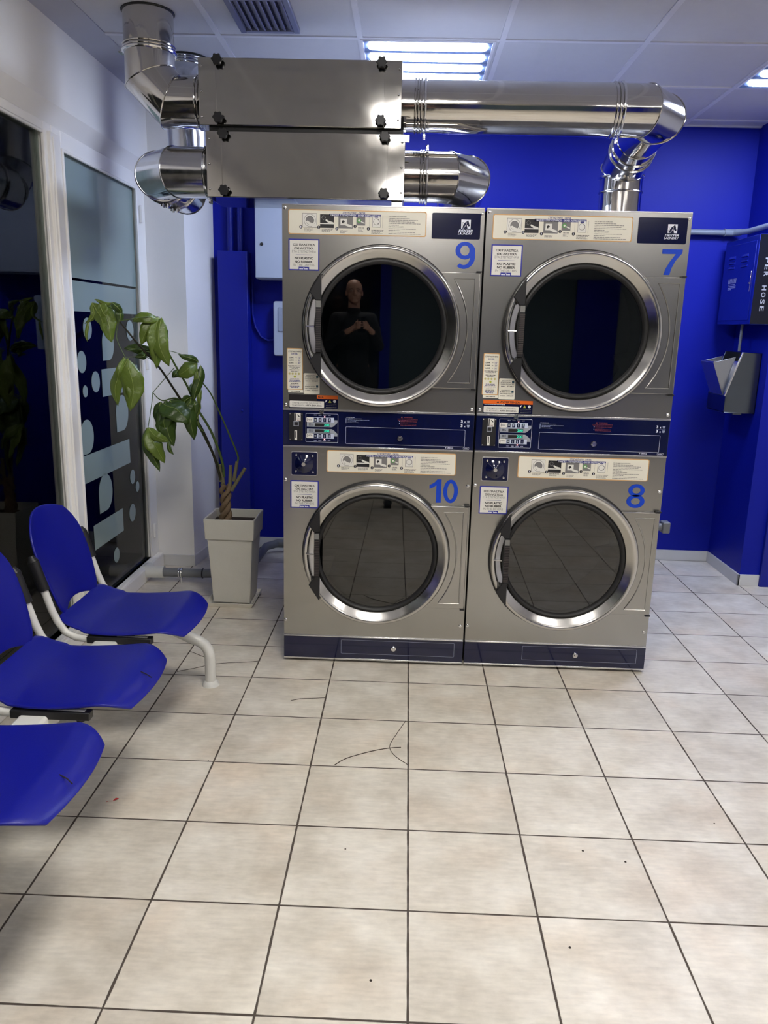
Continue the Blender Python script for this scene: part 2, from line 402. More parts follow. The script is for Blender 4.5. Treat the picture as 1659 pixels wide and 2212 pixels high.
g = G(); g.box((-1.552, 0.345, 0.0), (-1.534, 0.43, 2.22)); g.box((-1.54, 0.36, 0), (-1.528, 0.375, 2.2)); g.build('mullion', framew, w2, bevel=0.004)
g = G()
for z in (2.0, 1.2, 0.2): g.box((-1.545, 1.44, z), (-1.53, 1.455, z + 0.09))
g.build('hinge', framew, w2, bevel=0.003)
g = G(); g.box((-1.56, -4.6, 0.0), (-1.515, 1.53, 0.085)); struct(g.build('trim_4', framew, bevel=0.006))
g = G(); g.box((-1.7, -7, -0.05), (-1.55, -4.6, 2.3)); struct(g.build('wall_left_front', wallw))
# frosted film on the second pane
g = G(); X = -1.5685
def frect(y0, y1, z0, z1): g.box((X, y0, z0), (X + 0.0008, y1, z1))
def fpoly(pts): g.prism(pts, 'x', X, X + 0.0008)
def fcirc(cy, cz, r): fpoly([(cy + r * math.cos(2 * PI * k / 40), cz + r * math.sin(2 * PI * k / 40)) for k in range(40)])
frect(0.476, 1.409, 1.655, 2.177)
frect(0.527, 1.39, 1.508, 1.643)
fcirc(0.69, 1.43, 0.051); fcirc(0.60, 1.278, 0.051); fcirc(0.753, 1.176, 0.051); fcirc(0.62, 1.14, 0.028); fcirc(1.27, 1.42, 0.055)
def leafshape(cy, cz, r):   # circle with one square lower left corner
    pts = [(cy + r * math.cos(a), cz + r * math.sin(a) * 1.05) for a in [math.radians(-95 + 275 * k / 30) for k in range(31)]]
    return pts + [(cy - r, cz - r * 1.05)]
fpoly(leafshape(0.94, 1.355, 0.078)); fpoly(leafshape(0.61, 0.925, 0.078)); fpoly(leafshape(1.09, 0.99, 0.09)); fpoly(leafshape(0.80, 0.615, 0.09))
frect(0.834, 1.358, 1.096, 1.232); frect(0.476, 1.175, 0.705, 0.838); frect(0.62, 1.02, 0.355, 0.48)
fcirc(1.2, 0.62, 0.04); fcirc(1.27, 0.55, 0.03); fcirc(1.17, 0.42, 0.05); fcirc(0.9, 0.25, 0.04)
part(g.build('frosted_film', emw, w2), 'frosted bubble and bar film')

# outside: street, far facade, car
g = G(); g.box((-16, -14, -0.25), (-1.62, 22, -0.12)); struct(g.build('pavement', mat('asphalt', L(40, 40, 46), 0.8)))
g = G(); g.box((-11.2, -14, -0.2), (-11, 22, 7)); g.box((-11, 21.8, -0.2), (-1.9, 22, 7)); fc = struct(g.build('wall_street_facade', mat('facade_night', L(62, 58, 54), 0.8)))

def car():
    t = thing('parked_car', 'dark car parked in the street beyond the glass', 'car', (-3.9, 2.9, -0.12), 0)
    body = mat('car_paint', L(28, 30, 42), 0.15, 0.3, coat=1.0)
    side = [(-2.1, 0.35), (-2.15, 0.7), (-1.9, 0.85), (-1.2, 0.93), (-0.7, 1.38), (-0.2, 1.47), (0.6, 1.44), (1.25, 1.02), (1.9, 0.9), (2.12, 0.75), (2.12, 0.35)]
    g = G(); n = len(side); vs = []; fs = []
    secs = [(-0.85, 0), (-0.8, 0.04), (0.8, 0.04), (0.85, 0)]
    for x, _ in secs:
        for (a, b) in side:
            k = 0.16 * max(0, b - 0.9) / 0.55
            vs.append((x * (1 - k), a, b))
    for i in range(len(secs) - 1):
        for j in range(n): fs.append((i * n + j, i * n + (j + 1) % n, (i + 1) * n + (j + 1) % n, (i + 1) * n + j))
    fs.append(tuple(range(n))); fs.append(tuple(3 * n + k for k in range(n)))
    g.mesh(vs, fs); g.build('body', body, t, bevel=0.04, bseg=3)
    for sx in (1, -1):
        g = G(); g.prism([(-1.05, 0.97), (-0.62, 1.33), (-0.02, 1.39), (-0.02, 0.97)], 'x', sx * 0.80, sx * 0.835); g.prism([(0.04, 0.97), (0.04, 1.39), (0.55, 1.36), (1.1, 0.98)], 'x', sx * 0.80, sx * 0.835)
        g.build('side_glass', mat('car_glass', L(8, 10, 14), 0.05, coat=1), t)
    for y in (-1.35, 1.35):
        for sx in (-0.78, 0.78):
            g = G(); g.lathe([(0.12, -0.1), (0.3, -0.1), (0.33, -0.06), (0.33, 0.06), (0.3, 0.1), (0.12, 0.1)], (sx, y, 0.33), 'x', 32, closed=True); wv = g.build('wheel', rubber, t, smooth=True)
            g = G(); g.lathe([(0.0, -0.08), (0.2, -0.09), (0.2, 0.09), (0, 0.08)], (sx, y, 0.33), 'x', 16); g.build('rim', chrome, wv)
    g = G(); g.tube([(0.74, -0.75, 1.42), (0.72, -0.2, 1.50), (0.72, 0.6, 1.47), (0.76, 1.0, 1.28)], 0.012, 8); g.tube([(0.86, -1.1, 0.955), (0.86, 0, 0.965), (0.86, 1.15, 0.965)], 0.01, 6); g.build('chrome_trim', chrome, t, smooth=True)
car()
def car_highlight_lamp():  # unseen lamp, added to put highlights on the parked car
    t = thing('car_highlight_lamp', 'unseen lamp added across the dark street for highlights on the car', 'added lamp', (-6.6, 9.5, -0.12))
    g = G(); g.tube([(0, 0, 0), (0, 0, 4.4), (0.3, 0, 4.9), (1.2, 0, 5.0)], 0.06, 10); g.build('pole', greypipe, t, smooth=True)
    g = G(); g.box((1.1, -0.12, 4.9), (1.7, 0.12, 5.02)); g.build('lamp_head', greypipe, t, bevel=0.02)
    g = G(); g.box((1.15, -0.1, 4.88), (1.65, 0.1, 4.9)); g.build('diffuser', lampmat('car_highlight_glow', (1.0, 0.72, 0.4), 420), t)
car_highlight_lamp()

# ceiling light fixtures
def fixture(x, y, col, st, label, first=False):
    t = thing('ceiling_light', label, 'ceiling light', (x, y, ZC), 0, 'square ceiling light panels')
    h = 0.282
    g = G()
    for a, b in (((-h - .012, -h - .012), (h + .012, -h)), ((-h - .012, h), (h + .012, h + .012)), ((-h - .012, -h), (-h, h)), ((h, -h), (h + .012, h))):
        g.box((a[0], a[1], -0.009), (b[0], b[1], -0.001))
    g.build('frame', gridm, t)
    g = G(); W = 2 * h / 4
    for i in range(4):
        c = -h + W * (i + 0.5); n = 10; vs = []; fs = []
        for k in range(n + 1):
            a = PI * k / n
            yy = c - math.cos(a) * (W / 2); zz = -0.001 - 0.0035 + 0.0 - 0.006 * (1 - math.sin(a))
            vs += [(-h, yy, zz), (h, yy, zz)]
        for k in range(n): fs.append((2 * k, 2 * k + 1, 2 * k + 3, 2 * k + 2))
        g.mesh(vs, fs)
    g.build('reflector', reflw, t, smooth=True)
    lm = lampmat('lamp_%d' % (len(bpy.data.materials)), col, st)
    for i in range(4):
        c = -h + W * (i + 0.5)
        g = G(); g.prism(rrect(-h + .02, h - .02, c - 0.034, c + 0.034, 0.03, 4), 'z', -0.0125, -0.0115)
        g.build('lamp_tube', lm, t)
    return t
LL = ['lit ceiling light above the left dryer exhaust boxes', 'lit ceiling light at the right edge above the blue wall',
      'ceiling light behind the camera, nearest to the seats', 'ceiling light behind the camera on the right', 'farthest ceiling light on the seat side', 'farthest ceiling light on the right side']
for (x, y, c, st), lb in zip(LAMPS, LL): fixture(x, y, c, st, lb)
# ceiling air vent
t = thing('ceiling_vent', 'grey slatted air vent in a ceiling tile above the steel boxes', 'vent', (-0.665, 0.40, ZC))
g = G()
for a, b in (((-.125, -.18), (-.10, .18)), ((.10, -.18), (.125, .18)), ((-.1, .155), (.1, .18)), ((-.1, -.18), (.1, -.155))): g.box((a[0], a[1], -0.02), (b[0], b[1], -0.001))
g.build('frame', ventm, t, bevel=0.003)
g = G(); g.box((-0.1, -0.155, -0.003), (0.1, 0.155, -0.001)); g.build('backing', mat('vent_dark', L(40, 42, 66), 0.8), t)
for i in range(7):
    x = -0.085 + i * 0.0285; g = G(); g.prism([(x - .011, -0.006), (x - .008, -0.004), (x + .012, -0.016), (x + .009, -0.018)], 'y', -0.155, 0.155); g.build('slat', ventm, t)

# ================================================================== DRYERS
DW, DH, DY = 0.80, 1.935, 0.1925
UC = (0.403, 1.468); LC = (0.403, 0.513)
def plate_hole(g, x0, x1, z0, z1, cx, cz, r, y0, y1, n=96):
    # rectangle with a round hole, front face y0, thickness to y1
    out = []; inn = []
    for k in range(n):
        a = 2 * PI * k / n + PI / n; ca, sa = math.cos(a), math.sin(a)
        tx = ((x1 - cx) / ca) if ca > 0 else ((x0 - cx) / ca); tz = ((z1 - cz) / sa) if sa > 0 else ((z0 - cz) / sa)
        tt = min(tx, tz); out.append((cx + ca * tt, cz + sa * tt)); inn.append((cx + r * ca, cz + r * sa))
    # snap nearest outer points to the corners
    for qx, qz in ((x0, z0), (x0, z1), (x1, z0), (x1, z1)):
        i = min(range(n), key=lambda i: (out[i][0] - qx) ** 2 + (out[i][1] - qz) ** 2); out[i] = (qx, qz)
    vs = [(x, y0, z) for x, z in out] + [(x, y0, z) for x, z in inn] + [(x, y1, z) for x, z in out] + [(x, y1, z) for x, z in inn]
    fs = []
    for k in range(n):
        j = (k + 1) % n
        fs += [(k, j, n + j, n + k), (2 * n + k, 3 * n + k, 3 * n + j, 2 * n + j), (k, 2 * n + k, 2 * n + j, j), (n + k, n + j, 3 * n + j, 3 * n + k)]
    g.mesh(vs, fs)

def screw(x, z, par, y=-0.001):
    g = G(); g.lathe([(0, -0.004), (0.004, -0.0038), (0.0065, -0.002), (0.007, 0)], (x, y, z), 'y', 14)
    g.build('screw', chrome, par, smooth=True)

def instruction_sticker(par, x0, z0):
    W_, H_ = 0.547, 0.094
    g = G(); g.prism(rrect(x0, x0 + W_, z0, z0 + H_, 0.008), 'y', -0.0012, 0.0)
    st = part(g.build('instruction_sticker', orange, par), 'white instruction strip with an orange edge')
    g = G(); g.prism(rrect(x0 + .0035, x0 + W_ - .0035, z0 + .0035, z0 + H_ - .0035, 0.006), 'y', -0.0016, -0.001); g.build('sticker_face', cream, st)
    y = -0.0022
    M_ = [ink, inkb, inkw, inkg, grnic, white, inkr]
    g = G(); X0 = x0; Z1 = z0 + H_
    g.k = 1; text(g, 'ΣΤΕΓΝΩΤΗΡΙΟ - DRYER', X0 + .215, X0 + .305, Z1 - .0135, Z1 - .006, y, .02)
    g.mesh([(X0 + .163, y, Z1 - .0245), (X0 + .366, y, Z1 - .0245), (X0 + .366, y, Z1 - .0145), (X0 + .163, y, Z1 - .0145)], [(0, 1, 2, 3)], 1)
    text(g, 'ΟΔΗΓΙΕΣ ΣΤΕΓΝΩΤΗΡΙΟΥ - DRYER INSTRUCTIONS', X0 + .167, X0 + .362, Z1 - .0232, Z1 - .0158, y - .0003, .025, k=2)
    def q(a, b, c, d, k, yy=y): g.mesh([(a, yy, c), (b, yy, c), (b, yy, d), (a, yy, d)], [(0, 1, 2, 3)], k)
    def disc(cx, cz, r, k, yy, a0=0, a1=360):
        n = 24; g.mesh([(cx + r * math.cos(math.radians(a0 + (a1 - a0) * i / n)), yy, cz + r * math.sin(math.radians(a0 + (a1 - a0) * i / n))) for i in range(n + 1)], [tuple(range(n + 1))], k)
    def hand(cx, cz, s, k, yy):
        pts = [(-1.0, .35), (-.7, .5), (-.2, .2), (.3, .05), (1.0, -.15), (1.0, -.6), (.3, -.5), (-.3, -.25), (-.8, .05)]
        g.mesh([(cx + a * s, yy, cz + b * s) for a, b in pts], [tuple(range(len(pts)))], k)
    icons = [(.056, .115), (.127, .183), (.2, .258), (.273, .306), (.338, .368)]
    # 1 drum
    a, b = X0 + .056, X0 + .113; zt, zb = Z1 - .014, Z1 - .068
    q(a, b, zb, zt, 0); q(a + .001, b - .001, zb + .001, zt - .001, 3 if False else 5, y - .0002)
    cx, cz = (a + b) / 2 + .001, (zt + zb) / 2
    disc(cx, cz, .0235, 0, y - .0003); disc(cx, cz, .0225, 5, y - .0004); disc(cx, cz, .0165, 0, y - .0005); disc(cx, cz, .0155, 3, y - .0006); hand(cx + .006, cz - .012, .022, 5, y - .0008)
    # 2 filter
    a, b = X0 + .126, X0 + .181; q(a, b, zb, zt - .003, 0); q(a, b, zb + .014, zb + .018, 5, y - .0003)
    for k in range(8): 
        an = k * PI / 4; cx2, cz2 = a + .014, zt - .016
        g.mesh([(cx2 + .004 * math.cos(an), y - .0003, cz2 + .004 * math.sin(an)), (cx2 + .009 * math.cos(an + .2), y - .0003, cz2 + .009 * math.sin(an + .2)), (cx2 + .009 * math.cos(an - .2), y - .0003, cz2 + .009 * math.sin(an - .2))], [(0, 1, 2)], 3)
    hand(b - .018, zb + .024, .016, 5, y - .0005)
    # 3 coin
    a, b = X0 + .199, X0 + .256; q(a, b, zb, zt - .006, 3); q(a + .008, a + .034, zb + .012, zt - .018, 5, y - .0003); disc(a + .019, zb + .024, .006, 0, y - .0004); hand(a + .036, zb + .014, .018, 5, y - .0005)
    # 4 start
    a, b = X0 + .270, X0 + .305; q(a, b, zb + .012, zt - .010, 3); disc(a + .011, zt - .024, .0085, 4, y - .0003); disc(a + .011, zt - .024, .004, 5, y - .0004); hand(b - .01, zb + .024, .008, 5, y - .0005)
    # 5 door
    a, b = X0 + .333, X0 + .366; q(a, b, zb + .006, zt - .006, 0); q(a + .001, b - .001, zb + .007, zt - .007, 5, y - .0002); q(a + .009, b - .01, zt - .012, zt - .007, 1, y - .0003)
    disc((a + b) / 2, cz, .0125, 0, y - .0003); disc((a + b) / 2, cz, .0113, 5, y - .0004); disc((a + b) / 2 + .004, cz, .0085, 0, y - .0005, -90, 90); disc((a + b) / 2 + .004, cz, .0072, 5, y - .0006, -90, 90)
    q(b + .008, b + .009, zb + .004, zt - .004, 3); q(a - .012, a - .0115, zb, zt, 3)
    for i, (xx, zz) in enumerate(((.050, .066), (.121, .066), (.193, .070), (.265, .060), (.318, .068))):
        disc(X0 + xx, Z1 - zz, .0062, 0, y - .0007); text(g, str(i + 1), X0 + xx - .0018, X0 + xx + .0018, Z1 - zz - .0038, Z1 - zz + .0038, y - .0009, .03, k=2)
        wd = (.048, .056, .044, .036, .062)[i]
        for r in range((3, 3, 3, 4, 4)[i]): dashes(g, X0 + xx + .012, X0 + xx + wd * (1, .95, .8, .9)[r], Z1 - zz - .0078 - .0042 * r + (.002 if i > 2 else 0), .0019, y, 3 if r else 0, i)
    zr = Z1 - .018
    text(g, 'ΓΙΑ ΤΗ ΔΙΚΗ ΣΑΣ ΑΣΦΑΛΕΙΑ', X0 + .398, X0 + .468, zr - .004, zr, y, .02, k=0)
    for r, wd in enumerate((.085, .115, .105, .125, .04)): dashes(g, X0 + .398, X0 + .398 + wd, zr - .0105 - .0062 * r, .0022, y, 3, r)
    text(g, 'FOR YOUR OWN SAFETY', X0 + .398, X0 + .458, zr - .0425, zr - .0385, y, .02, k=0)
    for r, wd in enumerate((.11, .045, .105, .128)): dashes(g, X0 + .398, X0 + .398 + wd, zr - .049 - .0062 * r, .0022, y, 3, r + 7)
    g.build('lettering', M_, st)

def digit(g, ch, x0, x1, z0, z1, y):
    W, H = x1 - x0, z1 - z0; cx = (x0 + x1) / 2
    def ann(cx_, cz_, ax, az, tx, tz, a0=0, a1=360, n=40):
        vs = []
        for k in range(n + 1):
            a = math.radians(a0 + (a1 - a0) * k / n); vs += [(cx_ + ax * math.cos(a), y, cz_ + az * math.sin(a)), (cx_ + (ax - tx) * math.cos(a), y, cz_ + (az - tz) * math.sin(a))]
        g.mesh([(v[0], y, v[2]) for v in vs], [(2 * k, 2 * k + 1, 2 * k + 3, 2 * k + 2) for k in range(n)])
    def poly(p): g.mesh([(x0 + W * a, y, z0 + H * b) for a, b in p], [tuple(range(len(p)))])
    if ch == '1': poly([(.58, 0), (.92, 0), (.92, 1), (.64, 1), (.45, .86), (.12, .74), (.12, .58), (.40, .66), (.58, .76)])
    if ch == '7': poly([(.16, 0), (.46, 0), (.54, .28), (.70, .56), (1, .86), (1, 1), (0, 1), (0, .82), (.68, .82), (.42, .52), (.24, .24)])
    if ch == '0': ann(cx, z0 + H / 2, W / 2, H / 2, W * .27, H * .15)
    if ch == '8': ann(cx, z0 + H * .735, W * .45, H * .265, W * .23, H * .135); ann(cx, z0 + H * .28, W * .5, H * .28, W * .25, H * .14)
    if ch == '9':
        ann(cx - W * .03, z0 + H * .675, W * .47, H * .325, W * .24, H * .14)
        y -= .0003; ann(cx - W * .06, z0 + H * .46, W * .56, H * .46, W * .25, H * .14, -128, 28)
        y -= .0003; ann(cx - W * .03, z0 + H * .62, W * .53, H * .38, W * .25, H * .15, -10, 60)
def noplastic(par, x0, z0, W_=0.124, H_=0.121):
    g = G(); g.box((x0, -0.0012, z0), (x0 + W_, 0, z0 + H_)); st = part(g.build('no_plastic_sticker', bborder, par), 'white no plastic notice with a blue border')
    g = G(); b = .005; g.box((x0 + b, -.0016, z0 + b), (x0 + W_ - b, -.001, z0 + H_ - b)); g.build('sticker_face', white, st)
    g = G(); y = -.0022; sx = W_ / .124; sz = H_ / .121
    def T(s, a, b_, zt, h, bold, k): text(g, s, x0 + a * sx, x0 + b_ * sx, z0 + H_ - (zt + h) * sz, z0 + H_ - zt * sz, y, bold, k=k)
    T('ΟΧΙ ΠΛΑΣΤΙΚΑ', .018, .106, .018, .0092, .035, 0); T('ΟΧΙ ΛΑΣΤΙΧΑ', .023, .101, .0315, .0092, .035, 0); T('ΣΤΑ ΣΤΕΓΝΩΤΗΡΙΑ', .014, .110, .0435, .0088, -.004, 1)
    g.mesh([(x0 + .029 * sx, y, z0 + H_ - .0615), (x0 + .094 * sx, y, z0 + H_ - .0615), (x0 + .094 * sx, y, z0 + H_ - .0602), (x0 + .029 * sx, y, z0 + H_ - .0602)], [(0, 1, 2, 3)], 2)
    T('NO PLASTIC', .025, .098, .069, .0092, .035, 0); T('NO RUBBER', .026, .097, .0825, .0092, .035, 0); T('IN THE DRYERS', .020, .104, .0950, .0088, -.004, 1)
    a, c = x0 + W_ / 2 - .021, x0 + W_ / 2 + .021; zb = z0 + .001
    g.mesh([(a, y, zb), (c, y, zb), (c, y, zb + .0135), (a, y, zb + .0135)], [(0, 1, 2, 3)], 2)
    y2 = y - .0004
    zm = zb + .0035
    for s_, e_ in ((a + .003, a + .0195), (a + .0225, c - .003)):
        n = 4; wd = (e_ - s_) / n
        for i in range(n): g.mesh([(s_ + i * wd, y2, zm), (s_ + (i + .75) * wd, y2, zm), (s_ + (i + .75) * wd, y2, zm + .0055 - .001 * (i % 2)), (s_ + i * wd, y2, zm + .0055)], [(0, 1, 2, 3)], 3)
    g.mesh([(a + .017, y2, zm + .006), (a + .021, y2, zm + .009), (a + .025, y2, zm + .006), (a + .021, y2, zm + .0075)], [(0, 1, 2, 3)], 3)
    g.build('lettering', [ink, inkg, bborder, inkw], st)

def make_door(par, cx, cz, label, ajar=0.0, lean=0.0):
    d = bpy.data.objects.new('door', None); C.objects.link(d); d.parent = par; d['label'] = label
    d.location = (cx + .31 - .31 * math.cos(ajar), -.31 * math.sin(ajar), cz); d.rotation_euler = (lean, 0, ajar)
    g = G(); g.lathe([(0.3205, 0.002), (0.3205, -0.012), (0.312, -0.016), (0.306, -0.010), (0.306, 0.002)], (0, 0, 0), 'y', 96); g.build('rim_seal', rubber, d, smooth=True)
    g = G(); g.lathe([(0.3135, 0.0), (0.3145, -0.034), (0.3115, -0.041), (0.305, -0.0435), (0.297, -0.041), (0.290, -0.036), (0.272, -0.020), (0.262, -0.013), (0.259, -0.004)], (0, 0, 0), 'y', 128); g.build('door_ring', ringm, d, smooth=True, ang=50)
    g = G(); g.lathe([(0.2640, -0.006), (0.2625, -0.0185), (0.256, -0.021), (0.250, -0.018), (0.2445, -0.010), (0.2445, 0.004)], (0, 0, 0), 'y', 96); g.build('gasket', rubber, d, smooth=True)
    g = G(); n = 96
    prof = [(0.0001, -0.0085)] + [(0.247 * i / 6, -0.0085 + 0.002 * (i / 6) ** 2) for i in range(1, 7)]
    g.lathe(prof, (0, 0, 0), 'y', n); gl = g.build('glass', doorglass, d, smooth=True)
    # handle
    h = G(); P_ = [(-0.240, 0.204), (-0.240, -0.206), (-0.285, -0.135), (-0.262, -0.100), (-0.262, 0.098), (-0.285, 0.132)]
    n = len(P_)
    h.prism([(-0.240, 0.206), (-0.240, 0.10), (-0.262, 0.098), (-0.287, 0.132)], 'y', -0.062, -0.036)
    h.prism([(-0.240, -0.10), (-0.240, -0.207), (-0.287, -0.135), (-0.262, -0.100)], 'y', -0.062, -0.036)
    h.box((-0.262, -0.074, -0.10), (-0.240, -0.050, 0.10))
    hd = h.build('handle', blackp, d, bevel=0.003)
    h = G()
    for i in range(22): h.box((-0.2615, -0.0765, -0.088 + i * .0072), (-0.2405, -0.073, -0.088 + i * .0072 + .0036))
    h.build('grip_ribs', mat('grip_plastic', L(62, 56, 56), 0.5), hd)
    h = G(); h.box((-0.2605, -0.0750, 0.074), (-0.2415, -0.0735, 0.098)); h.build('handle_label', mat('label_grey', L(120, 120, 118), 0.4), hd)
    h = G(); h.cyl((-0.300, -0.045, 0.0), (-0.268, -0.050, 0.0), 0.0035, 10); h.build('latch_pin', chrome, d, smooth=True)
    return d

def hinge_panel(par, cx, cz):
    g = G(); z0, z1 = cz - 0.236, cz + 0.222
    # outline: left side follows the door ring
    arc = []
    R = 0.318
    a0 = math.asin(0.222 / R); a1 = -math.asin(0.236 / R)
    for k in range(13):
        a = a0 + (a1 - a0) * k / 12; arc.append((cx + R * math.cos(a), cz + R * math.sin(a)))
    pts = arc + [(0.793, z0), (0.793, z1)]
    g.prism(pts, 'y', -0.020, 0.0); hp = g.build('hinge_panel', steel, par, bevel=0.0025)
    g = G(); R = 0.348; a0 = math.asin(0.198 / R); a1 = -math.asin(0.212 / R)
    path = [(0.772, -0.0205, cz - .212)] + [(cx + R * math.cos(a1 + (a0 - a1) * k / 14), -0.0205, cz + R * math.sin(a1 + (a0 - a1) * k / 14)) for k in range(15)] + [(0.772, -0.0205, cz + .198), (0.772, -0.0205, cz - .212)]
    g.tube(path, 0.0028, 8, caps=False); g.build('embossed_line', steel, hp, smooth=True)
    g = G(); g.box((0.776, -0.022, z1), (0.797, -0.004, z1 + .006)); g.box((0.776, -0.022, z0 - .006), (0.797, -0.004, z0)); g.build('hinge', blackp, par)

def control_panel(par):
    g = G(); g.box((0.0, -0.004, 0.977), (DW, 0.02, 1.124)); cp = part(g.build('control_panel', navy, par, bevel=0.002), 'navy control band')
    # coin slot plate
    y = -0.0045
    g = G(); g.box((0.026, y - .002, 0.998), (0.084, y, 1.113)); cs = g.build('coin_slot', blackp, cp, bevel=0.001)
    g = G(); y2 = y - .0028
    def q(a, b, c, d, k, yy=y2): g.mesh([(a, yy, c), (b, yy, c), (b, yy, d), (a, yy, d)], [(0, 1, 2, 3)], k)
    q(.049, .075, 1.079, 1.113, 0); q(.0515, .0555, 1.081, 1.111, 1, y2 - .0003); q(.045, .067, 1.058, 1.079, 2, y2 - .0002); q(.048, .064, 1.061, 1.076, 1, y2 - .0005)
    g.mesh([(.060, y2 - .0003, 1.107), (.063, y2 - .0003, 1.107), (.073, y2 - .0003, 1.098), (.066, y2 - .0003, 1.098)], [(0, 1, 2, 3)], 1)
    dashes(g, .060, .073, 1.088, .0018, y2 - .0003, 3, 1); dashes(g, .060, .073, 1.083, .0018, y2 - .0003, 3, 2)
    q(.049, .060, 1.000, 1.040, 0); q(.0525, .0565, 1.009, 1.037, 1, y2 - .0003)
    g.build('coin_plate', [white, ink, greyp, inkr], cs)
    for sx, sz in ((.030, 1.109), (.080, 1.109), (.030, 1.002), (.080, 1.002)):
        g = G(); g.lathe([(0, -.002), (.002, -.0015), (.0025, 0)], (sx, y - .002, sz), 'y', 10); g.build('screw', chrome, cs, smooth=True)
    # display with border line, arrows, buttons
    g = G(); 
    def bord(x0, x1, z0, z1, r=.004, t=.0009, yy=y - .0004):
        o = rrect(x0, x1, z0, z1, r); i = rrect(x0 + t, x1 - t, z0 + t, z1 - t, r - t * .6); n = len(o)
        g.mesh([(a, yy, b) for a, b in o] + [(a, yy, b) for a, b in i], [(k, (k + 1) % n, n + (k + 1) % n, n + k) for k in range(n)], 0)
    bord(.096, .232, .993, 1.113)
    for sgn, zc in ((1, 1.053), (-1, 1.053)):
        def Z(v): return zc + sgn * v
        def Q(a, b, c, d, k, yy): 
            g.mesh([(a, yy, Z(c)), (b, yy, Z(c)), (b, yy, Z(d)), (a, yy, Z(d))], [(0, 1, 2, 3)], k)
        pts = [(.101, .004), (.205, .004), (.212, .007), (.229, .023), (.229, .034), (.215, .034), (.2, .022), (.101, .022)]
        g.mesh([(a, y - .0006, Z(b)) for a, b in pts], [tuple(range(len(pts)))], 1)
        Q(.135, .197, .006, .019, 2, y - .001)
        text(g, '200', .172, .195, min(Z(.0075), Z(.0175)), max(Z(.0075), Z(.0175)), y - .0014, .0, k=3)
        for r in range(2): dashes(g, .109, .126, Z(.010 + .005 * r), .0022, y - .001, 4, r)
        Q(.125, .215, .024, .044, 5, y - .0008)
        g.prism(rrect(.099, .127, min(Z(.023), Z(.044)), max(Z(.023), Z(.044)), .004), 'y', y - .0016, y - .0006) if False else None
        o = rrect(.099, .128, min(Z(.023), Z(.044)), max(Z(.023), Z(.044)), .004); g.mesh([(a, y - .0012, b) for a, b in o], [tuple(range(len(o)))], 6)
        Q(.1025, .1045, .027, .040, 4, y - .0016); dashes(g, .107, .124, Z(.033), .0022, y - .0016, 7, 2); dashes(g, .109, .122, Z(.030), .0016, y - .0016, 7, 3)
        for i in range(4):
            xa = .1305 + i * .0195; Q(xa, xa + .0125, .0255, .0420, 8, y - .0012)
            if i == 0:
                n = 12; g.mesh([(xa + .00625 + .004 * math.cos(2 * PI * k / n), y - .0016, Z(.0337) + .004 * math.sin(2 * PI * k / n)) for k in range(n)], [tuple(range(n))], 1)
            else: Q(xa + .005, xa + .0075, .029, .039, 5, y - .0016)
        for i, wd in enumerate(('START', 'HIGH', 'MED', 'LOW')): text(g, wd, .1305 + i * .0195, .1425 + i * .0195, min(Z(.0515), Z(.055)), max(Z(.0515), Z(.055)), y - .0006, .0, k=0)
        n = 12; g.mesh([(.1755 + .0024 * math.cos(2 * PI * k / n), y - .0016, Z(.0475) + .0024 * math.sin(2 * PI * k / n)) for k in range(n)], [tuple(range(n))], 9)
    g.build('display', [inkw, greyp, blackp, led, ink, mat('button_light', L(190, 198, 220), .4), white, inkg, navyd, ledr], cp)
    # right side graphics
    g = G()
    bord(.264, .764, .990, 1.0615)
    g.k = 0
    dashes(g, .266, .300, 1.100, .002, y - .0004, 0, 5)
    for r, wd in enumerate((.06, .09, .035, .045)): dashes(g, .272, .272 + wd, 1.095 - .0055 * r, .0017, y - .0004, 1, r); 
    g.mesh([(.264, y - .0004, 1.076), (.2665, y - .0004, 1.076), (.2665, y - .0004, 1.097), (.264, y - .0004, 1.097)], [(0, 1, 2, 3)], 1)
    text(g, 'WARNING', .506, .542, 1.104, 1.1095, y - .0004, .02, k=2); g.mesh([(.494, y - .0004, 1.104), (.502, y - .0004, 1.104), (.498, y - .0004, 1.111)], [(0, 1, 2)], 2)
    for r, (a, wd) in enumerate(((.480, .085), (.483, .080), (.493, .068), (.493, .03), (.493, .066), (.493, .066))): dashes(g, a, a + wd, 1.099 - .0052 * r, .002, y - .0004, 2, r)
    for z in (1.0885, 1.0785): text(g, 'o', .487, .490, z, z + .003, y - .0004, .02, k=0)
    for z in (1.091, 1.073):
        text(g, '3', .744, .752, z, z + .012, y - .0004, .04, k=0); text(g, 'x', .758, .764, z, z + .006, y - .0004, .02, k=0)
        a = .769; g.mesh([(a + .002, y - .0004, z), (a + .010, y - .0004, z), (a + .012, y - .0004, z + .010), (a, y - .0004, z + .010)], [(0, 1, 2, 3)], 1)
    g.mesh([(.744, y - .0004, 1.0873), (.782, y - .0004, 1.0873), (.782, y - .0004, 1.0880), (.744, y - .0004, 1.0880)], [(0, 1, 2, 3)], 1)
    text(g, 'T-30X2', .682, .717, .9815, .9875, y - .0004, .02, k=0)
    bord(.758, .783, .9795, .989, .0015, .0007); text(g, 'USA', .764, .777, .982, .9865, y - .0004, .02, k=0)
    g.build('panel_lettering', [inkw, mat('ink_pale', L(140, 148, 175), .5), inkr], cp)
    for (x, z, r) in ((.163, 1.122, .0105), (.492, 1.019, .0115)):
        g = G(); g.lathe([(0, -.012), (r * .5, -.012), (r * .55, -.009), (r * .8, -.009), (r, -.006), (r, 0)], (x, -.004, z), 'y', 20); g.build('lock', chrome, cp, smooth=True)

